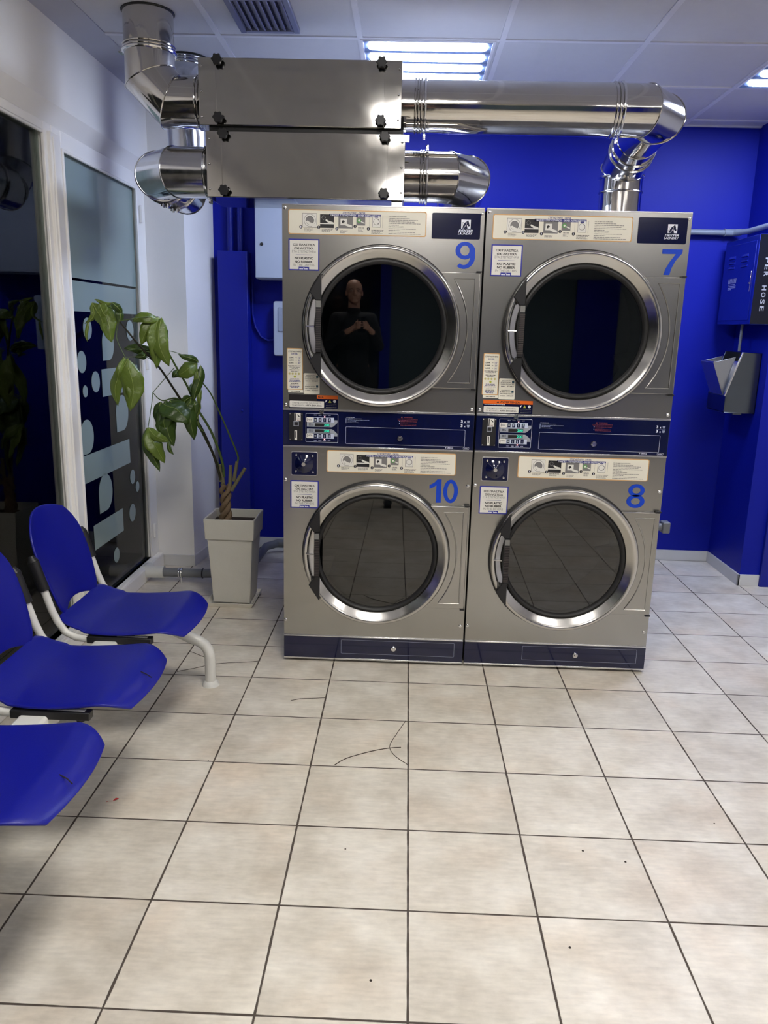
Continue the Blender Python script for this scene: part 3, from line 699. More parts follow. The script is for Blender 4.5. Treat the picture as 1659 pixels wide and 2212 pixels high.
def dryer(x0, rotz, label, numbers, right):
    t = thing('stacked_dryer', label, 'tumble dryer', (x0, DY, 0), rotz, 'stacked stainless tumble dryers')
    g = G(); D = 1.15
    g.box((0.0, 0.02, .008), (0.012, D, DH - .004)); g.box((DW - .012, 0.02, .008), (DW, D, DH - .004)); g.box((0.0, 0.02, DH - .016), (DW, D, DH - .002))
    g.box((0.0, D - .012, .008), (DW, D, DH - .004)); g.box((0.012, .03, 1.02), (DW - .012, D - .02, 1.05)); g.box((0.0, 0.03, .008), (DW, D, .02))
    g.build('body', steel, t)
    for nm, z0, z1, c in (('front_panel', 1.130, DH, UC), ('front_panel', .124, .970, LC)):
        g = G(); plate_hole(g, 0.0, DW, z0, z1, c[0], c[1], 0.262, 0.0, 0.02); g.build(nm, steel, t)
        # drum inside
        g = G(); g.lathe([(0.262, 0.02), (0.25, 0.05), (0.36, 0.07), (0.37, 0.62), (0.0, 0.62)], (c[0], 0, c[1]), 'y', 48)
        dr = g.build('drum', mat('drum_steel', (0.25, 0.25, 0.26, 1), 0.4, 1), t, smooth=True)
        g = G()
        for k in range(3):
            a = math.radians(100 + 120 * k); ca, sa = math.cos(a), math.sin(a); R = 0.362
            p = [(-.04, 0), (0, -.06), (.04, 0)]
            g.prism([(c[0] + ca * (R + b) - sa * a_, c[1] + sa * (R + b) + ca * a_) for a_, b in p], 'y', .08, .6)
        g.build('drum_rib', mat('drum_steel', None), dr)
    control_panel(t)
    for a, b, c in ((-.006, 1.124, 1.131), (-.006, .970, .977), (-.006, .119, .1245), (-.006, .012, .020), (-.0015, DH - .004, DH + .001)):
        g = G(); g.box((0.0, a, b), (DW, .004, c)); g.build('bright_strip', trimm, t, bevel=.001)
    g = G(); g.box((0.0, -0.003, .020), (DW, .02, .119)); bp = part(g.build('base_panel', navy, t, bevel=.001), 'navy kick panel with a drawer line')
    g = G(); o = rrect(.256, .762, .042, .108, .004); i = rrect(.2572, .7608, .0432, .1068, .003); n = len(o)
    g.mesh([(a, -.0036, b) for a, b in o] + [(a, -.0036, b) for a, b in i], [(k, (k + 1) % n, n + (k + 1) % n, n + k) for k in range(n)]); g.build('drawer_outline', greyp, bp)
    g = G(); g.lathe([(0, -.013), (.006, -.013), (.007, -.009), (.011, -.007), (.0125, -.004), (.0125, 0)], (.491, -.003, .073), 'y', 20); g.build('lock', chrome, bp, smooth=True)
    make_door(t, UC[0], UC[1], 'upper round door', math.radians(0.6 if right else 4.0), 0 if right else math.radians(0.8)); make_door(t, LC[0], LC[1], 'lower round door')
    hinge_panel(t, UC[0], UC[1]); hinge_panel(t, LC[0], LC[1])
    instruction_sticker(t, .025, 1.822 if not right else 1.820); instruction_sticker(t, .185, .866)
    # name plate
    g = G(); g.prism(rrect(.594, .785, 1.817, 1.914, .006), 'y', -.0015, 0); npz = part(g.build('name_plate', navy, t), 'navy maker plate with a white horse emblem')
    g = G(); y = -.0022; X0, Z0, W_ = .709, 1.857, .037
    g.mesh([(X0, y, Z0), (X0 + W_, y, Z0), (X0 + W_, y, Z0 + .033), (X0, y, Z0 + .033)], [(0, 1, 2, 3)], 0)
    H = [(.14, .0), (.17, .25), (.26, .5), (.42, .72), (.60, .82), (.70, .98), (.76, .83), (.82, .68), (.84, .52), (.92, .35), (.86, .26), (.76, .24), (.70, .36), (.60, .42), (.58, .50), (.62, .30), (.68, .0)]
    g.mesh([(X0 + W_ * a, y - .0004, Z0 + .033 * b) for a, b in H], [tuple(range(len(H)))], 1)
    n = 12; g.mesh([(X0 + W_ * (.22 + .34 * math.sin(PI / 2 * k / n) - .0), y - .0007, Z0 + .033 * (.02 + .0 + .72 * (1 - math.cos(PI / 2 * k / n)) ** .55)) for k in range(n + 1)] + [(X0 + W_ * (.25 + .33 * math.sin(PI / 2 * k / n)), y - .0007, Z0 + .033 * (.0 + .68 * (1 - math.cos(PI / 2 * k / n)) ** .55)) for k in range(n, -1, -1)], [(k, k + 1, 2 * n - k, 2 * n + 1 - k) for k in range(n)], 0)
    for k in range(4): g.mesh([(X0 + W_ * .02, y - .0004, Z0 + .033 * (.10 + .17 * k)), (X0 + W_ * (.1 + .05 * k), y - .0004, Z0 + .033 * (.16 + .17 * k)), (X0 + W_ * (.08 + .05 * k), y - .0004, Z0 + .033 * (.22 + .17 * k))], [(0, 1, 2)], 1)
    text(g, 'DEXTER', .699, .755, 1.8445, 1.8530, y, .03, .3, k=0); text(g, 'LAUNDRY', .697, .755, 1.8340, 1.8425, y, .02, .3, k=0)
    g.build('emblem', [inkw, navyd], npz)
    # numbers
    g = G(); a, b, c, d = numbers[1]; digit(g, numbers[0], a, b, c, d, -.0012)
    o = part(g.build('number', numb, t), 'blue number ' + numbers[0])
    g = G(); a, b, c, d = numbers[3]; nn = len(numbers[2]); [digit(g, ch, a + (b - a) * k / nn, a + (b - a) * (k + 1) / nn - (.004 if nn > 1 else 0), c, d, -.0012) for k, ch in enumerate(numbers[2])]; part(g.build('number', numb, t), 'blue number ' + numbers[2])
    noplastic(t, .025, 1.684 if not right else 1.680); noplastic(t, .030, .705, .122)
    # price sticker
    g = G(); g.prism(rrect(.017, .083, 1.209, 1.378, .004), 'y', -.0012, 0); ps = part(g.build('price_sticker', orange, t), 'narrow price list with an orange edge')
    g = G(); g.prism(rrect(.020, .080, 1.212, 1.375, .003), 'y', -.0016, -.001); g.box((.022, -.0012, 1.197), (.084, 0, 1.209)); g.build('sticker_face', cream, ps)
    g = G(); y = -.0022
    text(g, 'ΣΤΕΓΝΩΤΗΡΙΟ', .0235, .0765, 1.3615, 1.3675, y, .03, k=0); text(g, 'DRYER', .036, .062, 1.352, 1.3575, y, .03, k=1)
    for i, (a, b) in enumerate((('2,00€', "12'"), ('3,00€', "22'"), ('4,00€', "32'"))):
        z = 1.3365 - .011 * i; text(g, a, .025, .045, z, z + .0065, y, .03, k=0); text(g, '→', .052, .058, z + .002, z + .005, y, .03, k=0); text(g, b, .064, .074, z, z + .0065, y, .02, k=1)
    for r, (a, b) in enumerate(((.023, .077), (.028, .070), (.037, .062), (.028, .072), (.034, .065))): dashes(g, a, b, 1.3055 - .0055 * r, .0023, y, 0 if r in (0, 3) else 2, r)
    for i in range(4):
        n = 14; cx = .028 + .013 * i; g.mesh([(cx + .0045 * math.cos(2 * PI * k / n), y, 1.2745 + .0045 * math.sin(2 * PI * k / n)) for k in range(n)], [tuple(range(n))], 3)
    n = 14; g.mesh([(.05 + .0048 * math.cos(2 * PI * k / n), y, 1.2625 + .0048 * math.sin(2 * PI * k / n)) for k in range(n)], [tuple(range(n))], 4)
    for r, (a, b) in enumerate(((.031, .068), (.028, .070), (.025, .074))): dashes(g, a, b, 1.252 - .0055 * r, .0023, y, 1, r + 3)
    for r, (a, b) in enumerate(((.034, .066), (.031, .068), (.029, .070), (.034, .064))): dashes(g, a, b, 1.233 - .0055 * r, .0023, y, 0 if r < 2 else 1, r + 9)
    dashes(g, .034, .072, 1.2015, .0025, y, 0, 4)
    g.build('lettering', [ink, inkb, inkg, tan_, yel], ps)
    # start instructions sticker
    g = G(); g.prism(rrect(.086, .153, 1.193, 1.278, .004), 'y', -.0012, 0); ss = part(g.build('start_sticker', cream, t), 'small cream start sticker')
    g = G()
    for zz, a_, b_ in ((1.262, '& ΠΙΕΣΤΕ START', 'ΞΑΝΑ ΠΑΤΗΣΤΕ'), (1.223, '& PRESS START', 'ONLY WHEN DRYING')):
        dashes(g, .097, .132, zz + .006, .002, y, 1, 3); text(g, a_, .092, .135, zz - .002, zz + .0025, y, .02, k=0); text(g, b_, .092, .146, zz - .0095, zz - .005, y, .02, k=0); text(g, 'START', .120, .147, zz - .018, zz - .0135, y, .03, k=0); dashes(g, .094, .116, zz - .0175, .003, y, 1, 8)
        g.mesh([(.1385, y, zz - .003), (.1475, y, zz - .003), (.1475, y, zz + .006), (.1385, y, zz + .006)], [(0, 1, 2, 3)], 2)
    g.build('lettering', [ink, inkg, mat('icon_teal', L(30, 70, 85), .5)], ss)
    # warning label
    zt = 1.189; g = G(); g.box((.025, -.001, 1.1345), (.230, 0, zt))
    wl = part(g.build('warning_label', navyd, t), 'navy and orange warning label')
    g = G(); x0o = .142 if not right else .025
    g.box((x0o, -.0016, zt - .015), (.230, -.0009, zt)); 
    if not right: g.k = 1; g.box((.025, -.0016, zt - .026), (.142, -.0009, zt)); g.k = 0
    g.build('label_band', [borange, mat('torn_black', L(22, 14, 20), .5)], wl)
    g = G()
    if right: text(g, 'AVVERTENZA', .094, .176, zt - .0115, zt - .0035, y, .03, k=0); g.mesh([(.080, y, zt - .0115), (.091, y, zt - .0115), (.0855, y, zt - .003)], [(0, 1, 2)], 0)
    else: text(g, 'NZA', .147, .170, zt - .0115, zt - .0035, y, .03, k=0)
    if right: dashes(g, .03, .115, zt - .019, .002, y, 1, 1)
    g.mesh([(.177, y, zt - .029), (.180, y, zt - .0285), (.186, y, zt - .018), (.178, y, zt - .021)], [(0, 1, 2, 3)], 1); g.mesh([(.190, y, zt - .030), (.203, y, zt - .030), (.1965, y, zt - .018)], [(0, 1, 2)], 2)
    n = 14; g.mesh([(.216 + .006 * math.cos(2 * PI * k / n), y, zt - .024 + .006 * math.sin(2 * PI * k / n)) for k in range(n)], [tuple(range(n))], 1)
    for r in range(3): dashes(g, .180, .224, zt - .036 - .007 * r, .0018, y, 3, r)
    g.build('lettering', [ink, inkw, yel, inkg], wl)
    g = G(); g.prism(rrect(.028, .172, 1.1375, 1.1635, .003), 'y', -.0028, -.0016); cn = part(g.build('coin_notice', white, t), 'white coin notice')
    g = G(); text(g, 'ΠΑΡΑΚΑΛΟΥΜΕ ΝΑ ΡΙΧΝΕΤΕ', .040, .160, 1.1525, 1.1585, -.0034, .0, k=1); text(g, 'ΤΑ ΚΕΡΜΑΤΑ', .038, .090, 1.1425, 1.1485, -.0034, 0, k=1); text(g, 'ΑΡΓΑ ΕΝΑ-ΕΝΑ', .094, .163, 1.1425, 1.1487, -.0034, .035, k=0)
    g.build('lettering', [ink, inkg], cn)
    # square lint lock
    g = G(); g.prism(rrect(.032, .147, .847, .951, .008), 'y', -.003, 0); lk = g.build('lint_lock', trimm, t, bevel=.001)
    g = G(); g.prism(rrect(.0355, .1435, .8505, .9475, .006), 'y', -.0042, -.0028); g.build('lock_recess', navyd, lk)
    g = G(); g.lathe([(0, -.022), (.012, -.021), (.022, -.016), (.032, -.008), (.040, -.004)], (.089, 0, .899), 'y', 32); g.build('lock_dome', navy, lk, smooth=True)
    g = G(); g.lathe([(0, -.025), (.008, -.025), (.010, -.022), (.010, -.018)], (.089, 0, .899), 'y', 20); g.build('lock_cylinder', chrome, lk, smooth=True)
    for sx, sz in ((.055, .936), (.126, .933), (.054, .866), (.127, .864)): 
        g = G(); g.lathe([(0, -.010), (.004, -.009), (.0055, -.004)], (sx, 0, sz), 'y', 12); g.build('screw', chrome, lk, smooth=True)
    for sx, sz in ((.012, 1.921), (.790, 1.913), (.012, 1.147), (.787, 1.147), (.010, .828), (.787, .823), (.008, .194), (.784, .191)): screw(sx, sz, t)
    for sx in (.04, .74):
        for sy in (.06, 1.1):
            g = G(); g.cyl((sx, sy, 0), (sx, sy, .012), .02, 14); g.build('foot', rubber, t)
    return t
dA = dryer(-0.5596, math.radians(0.0), 'left stainless stacked dryer with blue numbers 9 and 10', ('9', (.691, .770, 1.705, 1.808), '10', (.617, .750, .747, .848)), False)
dB = dryer(0.2481, math.radians(0.0), 'right stainless stacked dryer with blue numbers 7 and 8', ('7', (.697, .776, 1.700, 1.797), '8', (.652, .728, .750, .853)), True)

# ================================================================== DUCTS AND FILTER BOXES
def knob(par, x, y, z):
    g = G(); n = 48; vs = []; 
    prof = []
    pts = [((0.0195 + 0.0024 * math.cos(6 * 2 * PI * k / n)) * math.cos(2 * PI * k / n) + x, (0.0195 + 0.0024 * math.cos(6 * 2 * PI * k / n)) * math.sin(2 * PI * k / n) + z) for k in range(n)]
    g.prism(pts, 'y', y - .034, y - .018); g.cyl((x, y - .02, z), (x, y, z), .010, 14)
    g.build('knob', blackp, par, bevel=.002)
def filterbox(x0, x1, z0, z1, y0, y1, label, s0, s1, tab=False):
    t = thing('filter_box', label, 'exhaust box', ((x0 + x1) / 2, (y0 + y1) / 2, z0)); ox, oy, oz = t.location
    g = G(); g.box((x0 - ox, y0 - oy, 0), (x1 - ox, y1 - oy, z1 - z0)); g.build('body', boxm, t, bevel=.002)
    g = G(); g.box((s0 - ox, y0 - oy - .004, .002), (s1 - ox, y0 - oy - .0002, z1 - z0 - .002)); g.build('cover', boxm, t, bevel=.0012)
    H_ = z1 - z0
    for kx in (s0 + .012, s1 - .012):
        for kz in (.022, H_ - .016): knob(t, kx - ox, y0 - oy - .004, kz)
    for kx in (x0 + .012, x1 - .012):
        for kz in (.03, H_ * .5, H_ - .03):
            g = G(); g.lathe([(0, -.003), (.0035, -.002), (.005, 0)], (kx - ox, y0 - oy - .0003, kz), 'y', 10); g.build('rivet', chrome, t, smooth=True)
    if tab:
        g = G(); g.box((x0 - ox + .01, y0 - oy + .02, H_), (x1 - ox - .01, y1 - oy - .02, H_ + .0195)); part(g.build('gap_shade_strip', rubber, t), 'black strip added to darken the gap between the two boxes')  # black strip stands in for the shade in the gap
        g = G(); g.box((x1 - ox - .02, y0 - oy - .002, H_ - .03), (x1 - ox + .016, y0 - oy, H_ - .002)); g.build('bracket', boxm, t, bevel=.001)
        g = G(); g.box((x1 - ox - .05, y0 - oy + .02, -.035), (x1 - ox - .005, y0 - oy + .024, 0)); g.build('bracket', boxm, t, bevel=.001)
    return t
filterbox(-0.902, -0.100, 2.236, 2.480, 0.28, 0.56, 'upper stainless box with black knobs under the ceiling', -0.832, -0.168)
filterbox(-0.878, -0.081, 1.968, 2.216, 0.28, 0.56, 'lower stainless box with black knobs above the left dryer', -0.815, -0.150, True)

def duct(label, path, R, seams=(), clamps=(), m=ductm, extra=None):
    p0 = Vector(path[0]); t = thing('exhaust_duct', label, 'duct', p0, 0, 'steel exhaust ducts')
    P_ = [Vector(p) - p0 for p in path]
    g = G(); g.tube(P_, R, 48, caps=True, mitre=True); g.build('pipe', m, t, smooth=True, ang=20)
    # raised seams on mitre joints
    for i in range(1, len(P_) - 1):
        a = (P_[i] - P_[i - 1]).normalized(); b = (P_[i + 1] - P_[i]).normalized(); tt = (a + b).normalized()
        x = a.cross(b)
        if x.length < .05: continue
        x.normalize(); y = tt.cross(x); k = 1 / max(.2, a.dot(tt))
        n = 48; pts = [P_[i] + x * math.cos(2 * PI * j / n) * (R + .001) + y * math.sin(2 * PI * j / n) * (R + .001) * k for j in range(n)]
        g = G(); g.tube(pts + [pts[0]], .0025, 6, caps=False); g.build('seam', m, t, smooth=True)
    for (seg, fr, n, gap) in seams:
        a, b = P_[seg], P_[seg + 1]; d = (b - a).normalized(); c = a + (b - a) * fr
        g = G()
        for k in range(n): g.ring(c + d * gap * k, d, R + .0015, .0045, 48, 8)
        g.build('rib', m, t, smooth=True)
    for (seg, fr, ang) in clamps:
        a, b = P_[seg], P_[seg + 1]; d = (b - a).normalized(); c = a + (b - a) * fr
        up = Vector((0, 0, 1)) if abs(d.z) < .9 else Vector((1, 0, 0)); x = d.cross(up).normalized(); y = d.cross(x)
        g = G(); g.ring(c, d, R + .004, .006, 48, 8)
        e = x * math.cos(ang) + y * math.sin(ang); f = d.cross(e)
        g.cyl(c + e * (R + .012) - f * .022, c + e * (R + .012) + f * .022, .004, 8)
        for s_ in (-1, 1): g.cyl(c + e * (R + .002) + f * .010 * s_, c + e * (R + .022) + f * .010 * s_, .006, 8)
        g.build('clamp', chrome, t, smooth=True)
    return t
R = 0.1
YD = 0.42
duct('long polished duct from the upper box to the right dryer', [(-0.10, YD, 2.352), (0.885, YD, 2.352), (0.965, 0.50, 2.345), (0.965, 0.77, 2.335), (0.96, 1.0, 2.235), (0.96, 1.0, 1.937)], R,
     seams=[(0, .055, 3, .012), (0, .865, 2, .014), (3, .3, 2, .04), (4, .35, 1, .01), (4, .78, 1, .01)], clamps=[(0, .095, PI / 2), (0, .895, PI / 2), (4, .12, 0.3)])
duct('short elbow duct from the lower box towards the left dryer', [(-0.081, YD, 2.083), (0.10, YD, 2.083), (0.175, 0.49, 2.083), (0.175, 0.90, 2.06), (0.175, 1.0, 2.0), (0.175, 1.0, 1.935)], R,
     seams=[(0, .36, 3, .012)], clamps=[(0, .5, -PI / 2)])
duct('polished duct bending up from the upper box into the ceiling', [(-0.902, YD, 2.352), (-1.048, YD, 2.352), (-1.135, YD, 2.440), (-1.135, YD, 2.70)], R,
     seams=[(0, .03, 3, .013), (2, .40, 2, .012)], clamps=[(2, .36, PI / 2)])
duct('elbow duct curving back and up behind the lower box', [(-0.878, YD, 2.083), (-1.04, YD, 2.083), (-1.135, 0.515, 2.083), (-1.135, 0.88, 2.083), (-1.135, 0.98, 2.18), (-1.135, 0.98, 2.70)], R,
     seams=[(0, .02, 3, .012), (3, .1, 1, .01), (4, .4, 2, .012), (4, .9, 3, .012)], clamps=[(0, .12, PI / 2), (2, .15, PI / 2), (2, .55, PI / 2)], m=ductc)
for x, y, lb in ((-1.135, YD, 'dark ring where the front duct enters the ceiling'), (-1.135, 0.98, 'dark ring where the rear duct enters the ceiling')):
    g = G(); g.ring((x, y, ZC - .003), (0, 0, 1), R + .002, .004, 40, 8); tag(g.build('ceiling_collar', rubber, smooth=True), lb, 'duct collar')

# ================================================================== LEFT BACK CORNER
t = thing('wall_cabinet', 'pale grey electrical cabinet on the blue wall behind the left dryer', 'electrical cabinet', (-0.74, 1.85, 1.742))
g = G(); g.box((-0.245, 0.012, 0), (0.30, 0.17, 0.5)); g.build('body', cabg, t, bevel=.004)
g = G(); g.box((-0.245, -0.004, 0.004), (0.30, 0.010, 0.435)); g.build('door', cabg, t, bevel=.004)
g = G(); g.lathe([(0, -.004), (.004, -.006), (.009, -.004), (.010, .0)], (-.205, -.004, .20), 'y', 18); g.build('keyhole', blackp, t, smooth=True)
t = thing('socket_box', 'small grey wall box half hidden behind the left dryer', 'wall box', (-0.82, 1.95, 1.28))
g = G(); g.prism(rrect(-0.075, 0.09, 0, .335, .015), 'y', 0, .07); g.build('body', cabg, t, bevel=.006)
g = G(); g.prism(rrect(-0.045, 0.06, .15, .30, .010), 'y', -.006, 0); g.build('cover', mat('cover_grey', L(150, 158, 176), .4), t, bevel=.003)
t = thing('trunking_cover', 'tall blue metal trunking cover in the back left corner', 'trunking', (-1.14, 1.95, 0.0))
g = G(); g.box((-.092, -.035, .071), (.092, .07, 1.905)); g.build('cover', bluet, t, bevel=.003)
g = G(); g.lathe([(0, -.008), (.006, -.008), (.009, -.004), (.010, 0)], (.045, -.035, .93), 'y', 16); g.build('latch', bluet, t, smooth=True)
for x, lb in ((-1.167, 'left blue conduit rising above the blue trunking'), (-1.105, 'right blue conduit rising above the blue trunking')):
    g = G(); g.cyl((x, 1.995, 1.905), (x, 1.995, ZC), .018, 16); tag(g.build('conduit', bluet, smooth=True), lb, 'conduit', 'blue conduits')
g = G(); g.tube([(-1.037, 2.015, 1.75), (-1.037, 2.012, 1.53), (-1.02, 2.012, 1.455), (-.985, 2.012, 1.395), (-.94, 2.012, 1.372), (-.89, 2.005, 1.38)], .008, 10)
tag(g.build('wall_cable', bluet, smooth=True), 'blue painted cable looping to the grey wall box', 'cable')
# floor pipes
t = thing('drain_pipe', 'grey plastic drain pipe on the floor behind the plant pot', 'pipe', (-1.49, 1.21, 0.062))
g = G(); g.tube([(.06, 0, 0), (.30, 0, 0), (.36, .01, 0), (.50, .10, 0), (.55, .22, 0), (.56, .60, 0), (.62, .69, 0), (.90, .69, 0)], .026, 20); g.build('pipe', greypipe, t, smooth=True)
g = G(); g.cyl((-.03, 0, 0), (.075, 0, 0), .036, 24); g.tube([(-.03, 0, 0), (-.03, 0.06, 0)], .036, 20); part(g.build('socket', tubew, t, smooth=True), 'white pipe socket')
g = G(); g.ring((.165, 0, 0), (1, 0, 0), .027, .004, 24, 8); g.ring((.178, 0, 0), (1, 0, 0), .027, .004, 24, 8); g.cyl((.172, 0, -.03), (.172, 0, -.062), .005, 8); g.build('clamp', chrome, t, smooth=True)
g = G(); g.ring((.30, 0, 0), (1, 0, 0), .026, .004, 24, 8); g.build('seal', rubber, t, smooth=True)

# ================================================================== RIGHT WALL
t = thing('grey_conduit', 'grey pipe crossing the blue back wall to the blue cabinet', 'pipe', (0.95, 1.985, 2.082))
g = G(); g.tube([(0, 0, 0), (.90, 0, 0)], .0165, 16); g.tube([(.965, -.02, 0), (1.01, -.09, .0), (1.015, -.95, 0.0)], .0165, 16); g.build('pipe', pipel, t, smooth=True)
g = G(); g.tube([(.90, 0, 0), (.955, 0, 0), (.985, -.035, 0)], .0205, 16); g.ring((.90, 0, 0), (1, 0, 0), .0205, .003, 20, 6); g.cyl((1.015, -.58, 0), (1.015, -.50, 0), .0205, 16); g.build('coupling', pipel, t, smooth=True)

t = thing('fire_hose_cabinet', 'blue and black metal cabinet high on the right wall', 'cabinet', (1.865, 1.50, 1.54))
g = G(); g.box((0, 0, 0), (.138, .47, .482)); g.build('body', cabblue, t, bevel=.002)
g = G(); g.box((.002, -.003, .002), (.138, 0, .480)); g.build('end_panel', blackg, t)
g = G(); g.box((-.004, .025, .022), (0, .455, .452)); dr = g.build('door', cabblue, t, bevel=.002)
g = G()
for yy in (.29, .11):
    for k in range(3): g.prism([(-.004, .39 - .028 * k), (-.013, .376 - .028 * k), (-.004, .372 - .028 * k)], 'y', yy, yy + .085)
g.build('louvre', cabblue, dr)
g = G(); g.box((-.007, .045, .18), (-.003, .049, .29)); g.cyl((-.012, .055, .225), (-.003, .055, .225), .005, 10); g.build('handle', chrome, dr, bevel=.0008)
g = G(); pl = lambda a, b: (-.0052, .36 - a, b)
text(g, 'WASH&DRY', .0, .13, .235, .262, 0, .03, .2, plane=pl) if False else None
for i in range(6): 
    x = .02 * i; g.mesh([pl(x, .235), pl(x + .014, .235), pl(x + .017, .262), pl(x + .004, .262)], [(0, 1, 2, 3)])
for r, wd in enumerate((.10, .11, .11, .05)):
    z = .226 - .009 * r; g.mesh([pl(.005, z), pl(.005 + wd, z), pl(.005 + wd, z + .004), pl(.005, z + .004)], [(0, 1, 2, 3)])
g.build('door_lettering', silver, dr)
g = G(); pz = lambda a, b: (a, -.0045, b)
zz = .40
for ch in 'WATER HOSE'[3:]:
    pass
for i, ch in enumerate('FER HOSE'):
    z = .345 - .037 * i
    if ch == ' ': continue
    # letters turned a quarter, reading downwards
    text(g, ch, -.013, .013, -.011, .011, 0, .02, plane=lambda a, b, z=z: (.055 + b * 1.1, -.0045, z - a))
g.build('end_lettering', silver, t)

t = thing('steel_dispenser', 'stainless wedge shaped box with open flap on the right wall', 'dispenser', (1.90, 1.60, 1.03))
prof = [(-.075, .008), (.104, 0.0), (.104, .348), (-.003, .352), (-.078, .10)]
g = G(); g.prism(prof, 'y', 0, .005); g.prism(prof, 'y', .265, .27); g.box((.098, 0, 0), (.104, .27, .348)); g.prism([(-.078, .008), (-.072, .008), (-.072, .10), (-.078, .10)], 'y', 0, .27); g.box((-.075, 0, 0), (.104, .27, .006))
g.build('body', ssd, t, bevel=.0015)
g = G(); g.prism([(-.012, .352), (-.003, .352), (-.078, .10), (-.087, .10)], 'y', -.004, .008); g.prism([(-.072, .20 - .1), (-.012, .30), (-.008, .30), (-.068, .10)], 'y', .01, .26); g.build('edge_strip', trimm, t, bevel=.001)
g = G(); g.prism([(-.083, .105), (-.155, .29), (-.030, .325)], 'y', .035, .039); g.prism([(-.083, .105), (-.155, .29), (-.030, .325)], 'y', .23, .234); g.prism([(-.083, .105), (-.158, .29), (-.155, .293), (-.079, .107)], 'y', .035, .234)
part(g.build('flap', mat('flap_steel', (0.42, 0.44, 0.48, 1), 0.35, 1), t, bevel=.001), 'tilted open flap')
g = G(); g.box((-.155, .035, .286), (-.15, .234, .296)); g.build('flap_edge', trimm, t)
g = G(); g.box((-.01, .03, -.010), (.04, .10, 0.0)); g.build('tray', ssd, t)
g = G(); g.cyl((1.93, 1.75, 1.54), (1.93, 1.75, 1.385), .008, 10); tag(g.build('drop_pipe', pipel, smooth=True), 'thin white pipe between blue cabinet and steel box', 'pipe')
t = thing('gas_valve', 'grey valve fitting beside the lower right dryer', 'valve', (1.06, 1.0, .475))
g = G(); g.lathe([(.0, 0), (.05, 0), (.055, .03), (.045, .08), (.03, .13), (.028, .2), (.02, .24), (.02, .27)], (0, 0, 0), 'x', 24); g.build('body', greypipe, t, smooth=True)
g = G(); g.box((.27, -.03, -.03), (.31, .03, .03)); g.build('cap', greypipe, t, bevel=.006)

# ================================================================== BENCH OF SEATS
t = thing('waiting_bench', 'row of blue plastic seats on a white tube frame by the window', 'bench', (-1.02, -0.42, 0))
BY = -0.42; PITCH = 0.523
def seat_grid(cy, par):
    nu, nv = 26, 18; vs = []; fs = []
    def row(s): # s 0 back .. 1 front -> x, z, halfwidth
        x = -1.205 + 0.425 * s
        z = 0.460 + 0.030 * max(0, (0.25 - s) / 0.25) ** 2 * 1.0 - 0.012 * math.sin(min(1, s / 0.8) * PI) + 0.006 * s - 0.035 * max(0, (s - 0.8) / 0.2) ** 2
        hw = 0.192 + 0.024 * math.sin(min(1, s / 0.6) * PI / 2)
        if s > 0.72: hw *= (1 - ((s - .72) / .28) ** 2.8 * 0.24)
        if s < 0.06: hw *= 1 - 0.12 * ((.06 - s) / .06) ** 2
        return x, z, hw
    for i in range(nu + 1):
        s = i / nu; x, z, hw = row(s)
        for j in range(nv + 1):
            v = -1 + 2 * j / nv
            bow = 0.020 * (1 - v * v) if s > .5 else 0
            vs.append((x + bow * max(0, (s - .5) * 2) + 1.02, cy - BY + v * hw, z - 0.010 * v * v * (1 if s > .2 else .3) + 0.006 * (1 - v * v) * -1))
    for i in range(nu):
        for j in range(nv):
            a = i * (nv + 1) + j; fs.append((a, a + 1, a + nv + 2, a + nv + 1))
    g = G(); g.mesh(vs, fs); o = g.build('seat', seatb, par, smooth=True, ang=80)
    s = o.modifiers.new('thick', 'SOLIDIFY'); s.thickness = .008; s.offset = -1; b = o.modifiers.new('bev', 'BEVEL'); b.width = .003; b.segments = 2; b.limit_method = 'ANGLE'
    return o
def back_grid(cy, par):
    nu, nv = 22, 18; vs = []; fs = []
    for i in range(nu + 1):
        s = i / nu; z = 0.470 + 0.332 * s
        hw = 0.152 + 0.034 * math.sin(min(1, s / .62) * PI / 2)
        if s > .62: hw *= 1 - 0.34 * ((s - .62) / .38) ** 2.4
        if s < .12: hw *= 1 - 0.16 * ((.12 - s) / .12) ** 2
        xc = -1.200 - 0.075 * s - 0.03 * s * s
        for j in range(nv + 1):
            v = -1 + 2 * j / nv; zz = z + (0.022 * (1 - v * v) * s ** 3) - (0.025 * (1 - v * v)) * (1 - s) ** 2 * -1
            vs.append((xc - 0.028 * (1 - v * v) + 1.02, cy - BY + v * hw, zz))
    for i in range(nu):
        for j in range(nv):
            a = i * (nv + 1) + j; fs.append((a, a + nv + 1, a + nv + 2, a + 1))
    g = G(); g.mesh(vs, fs); o = g.build('backrest', seatb, par, smooth=True, ang=80)
    s = o.modifiers.new('thick', 'SOLIDIFY'); s.thickness = .008; s.offset = 0; b = o.modifiers.new('bev', 'BEVEL'); b.width = .003; b.segments = 2; b.limit_method = 'ANGLE'
    return o
protos = {}
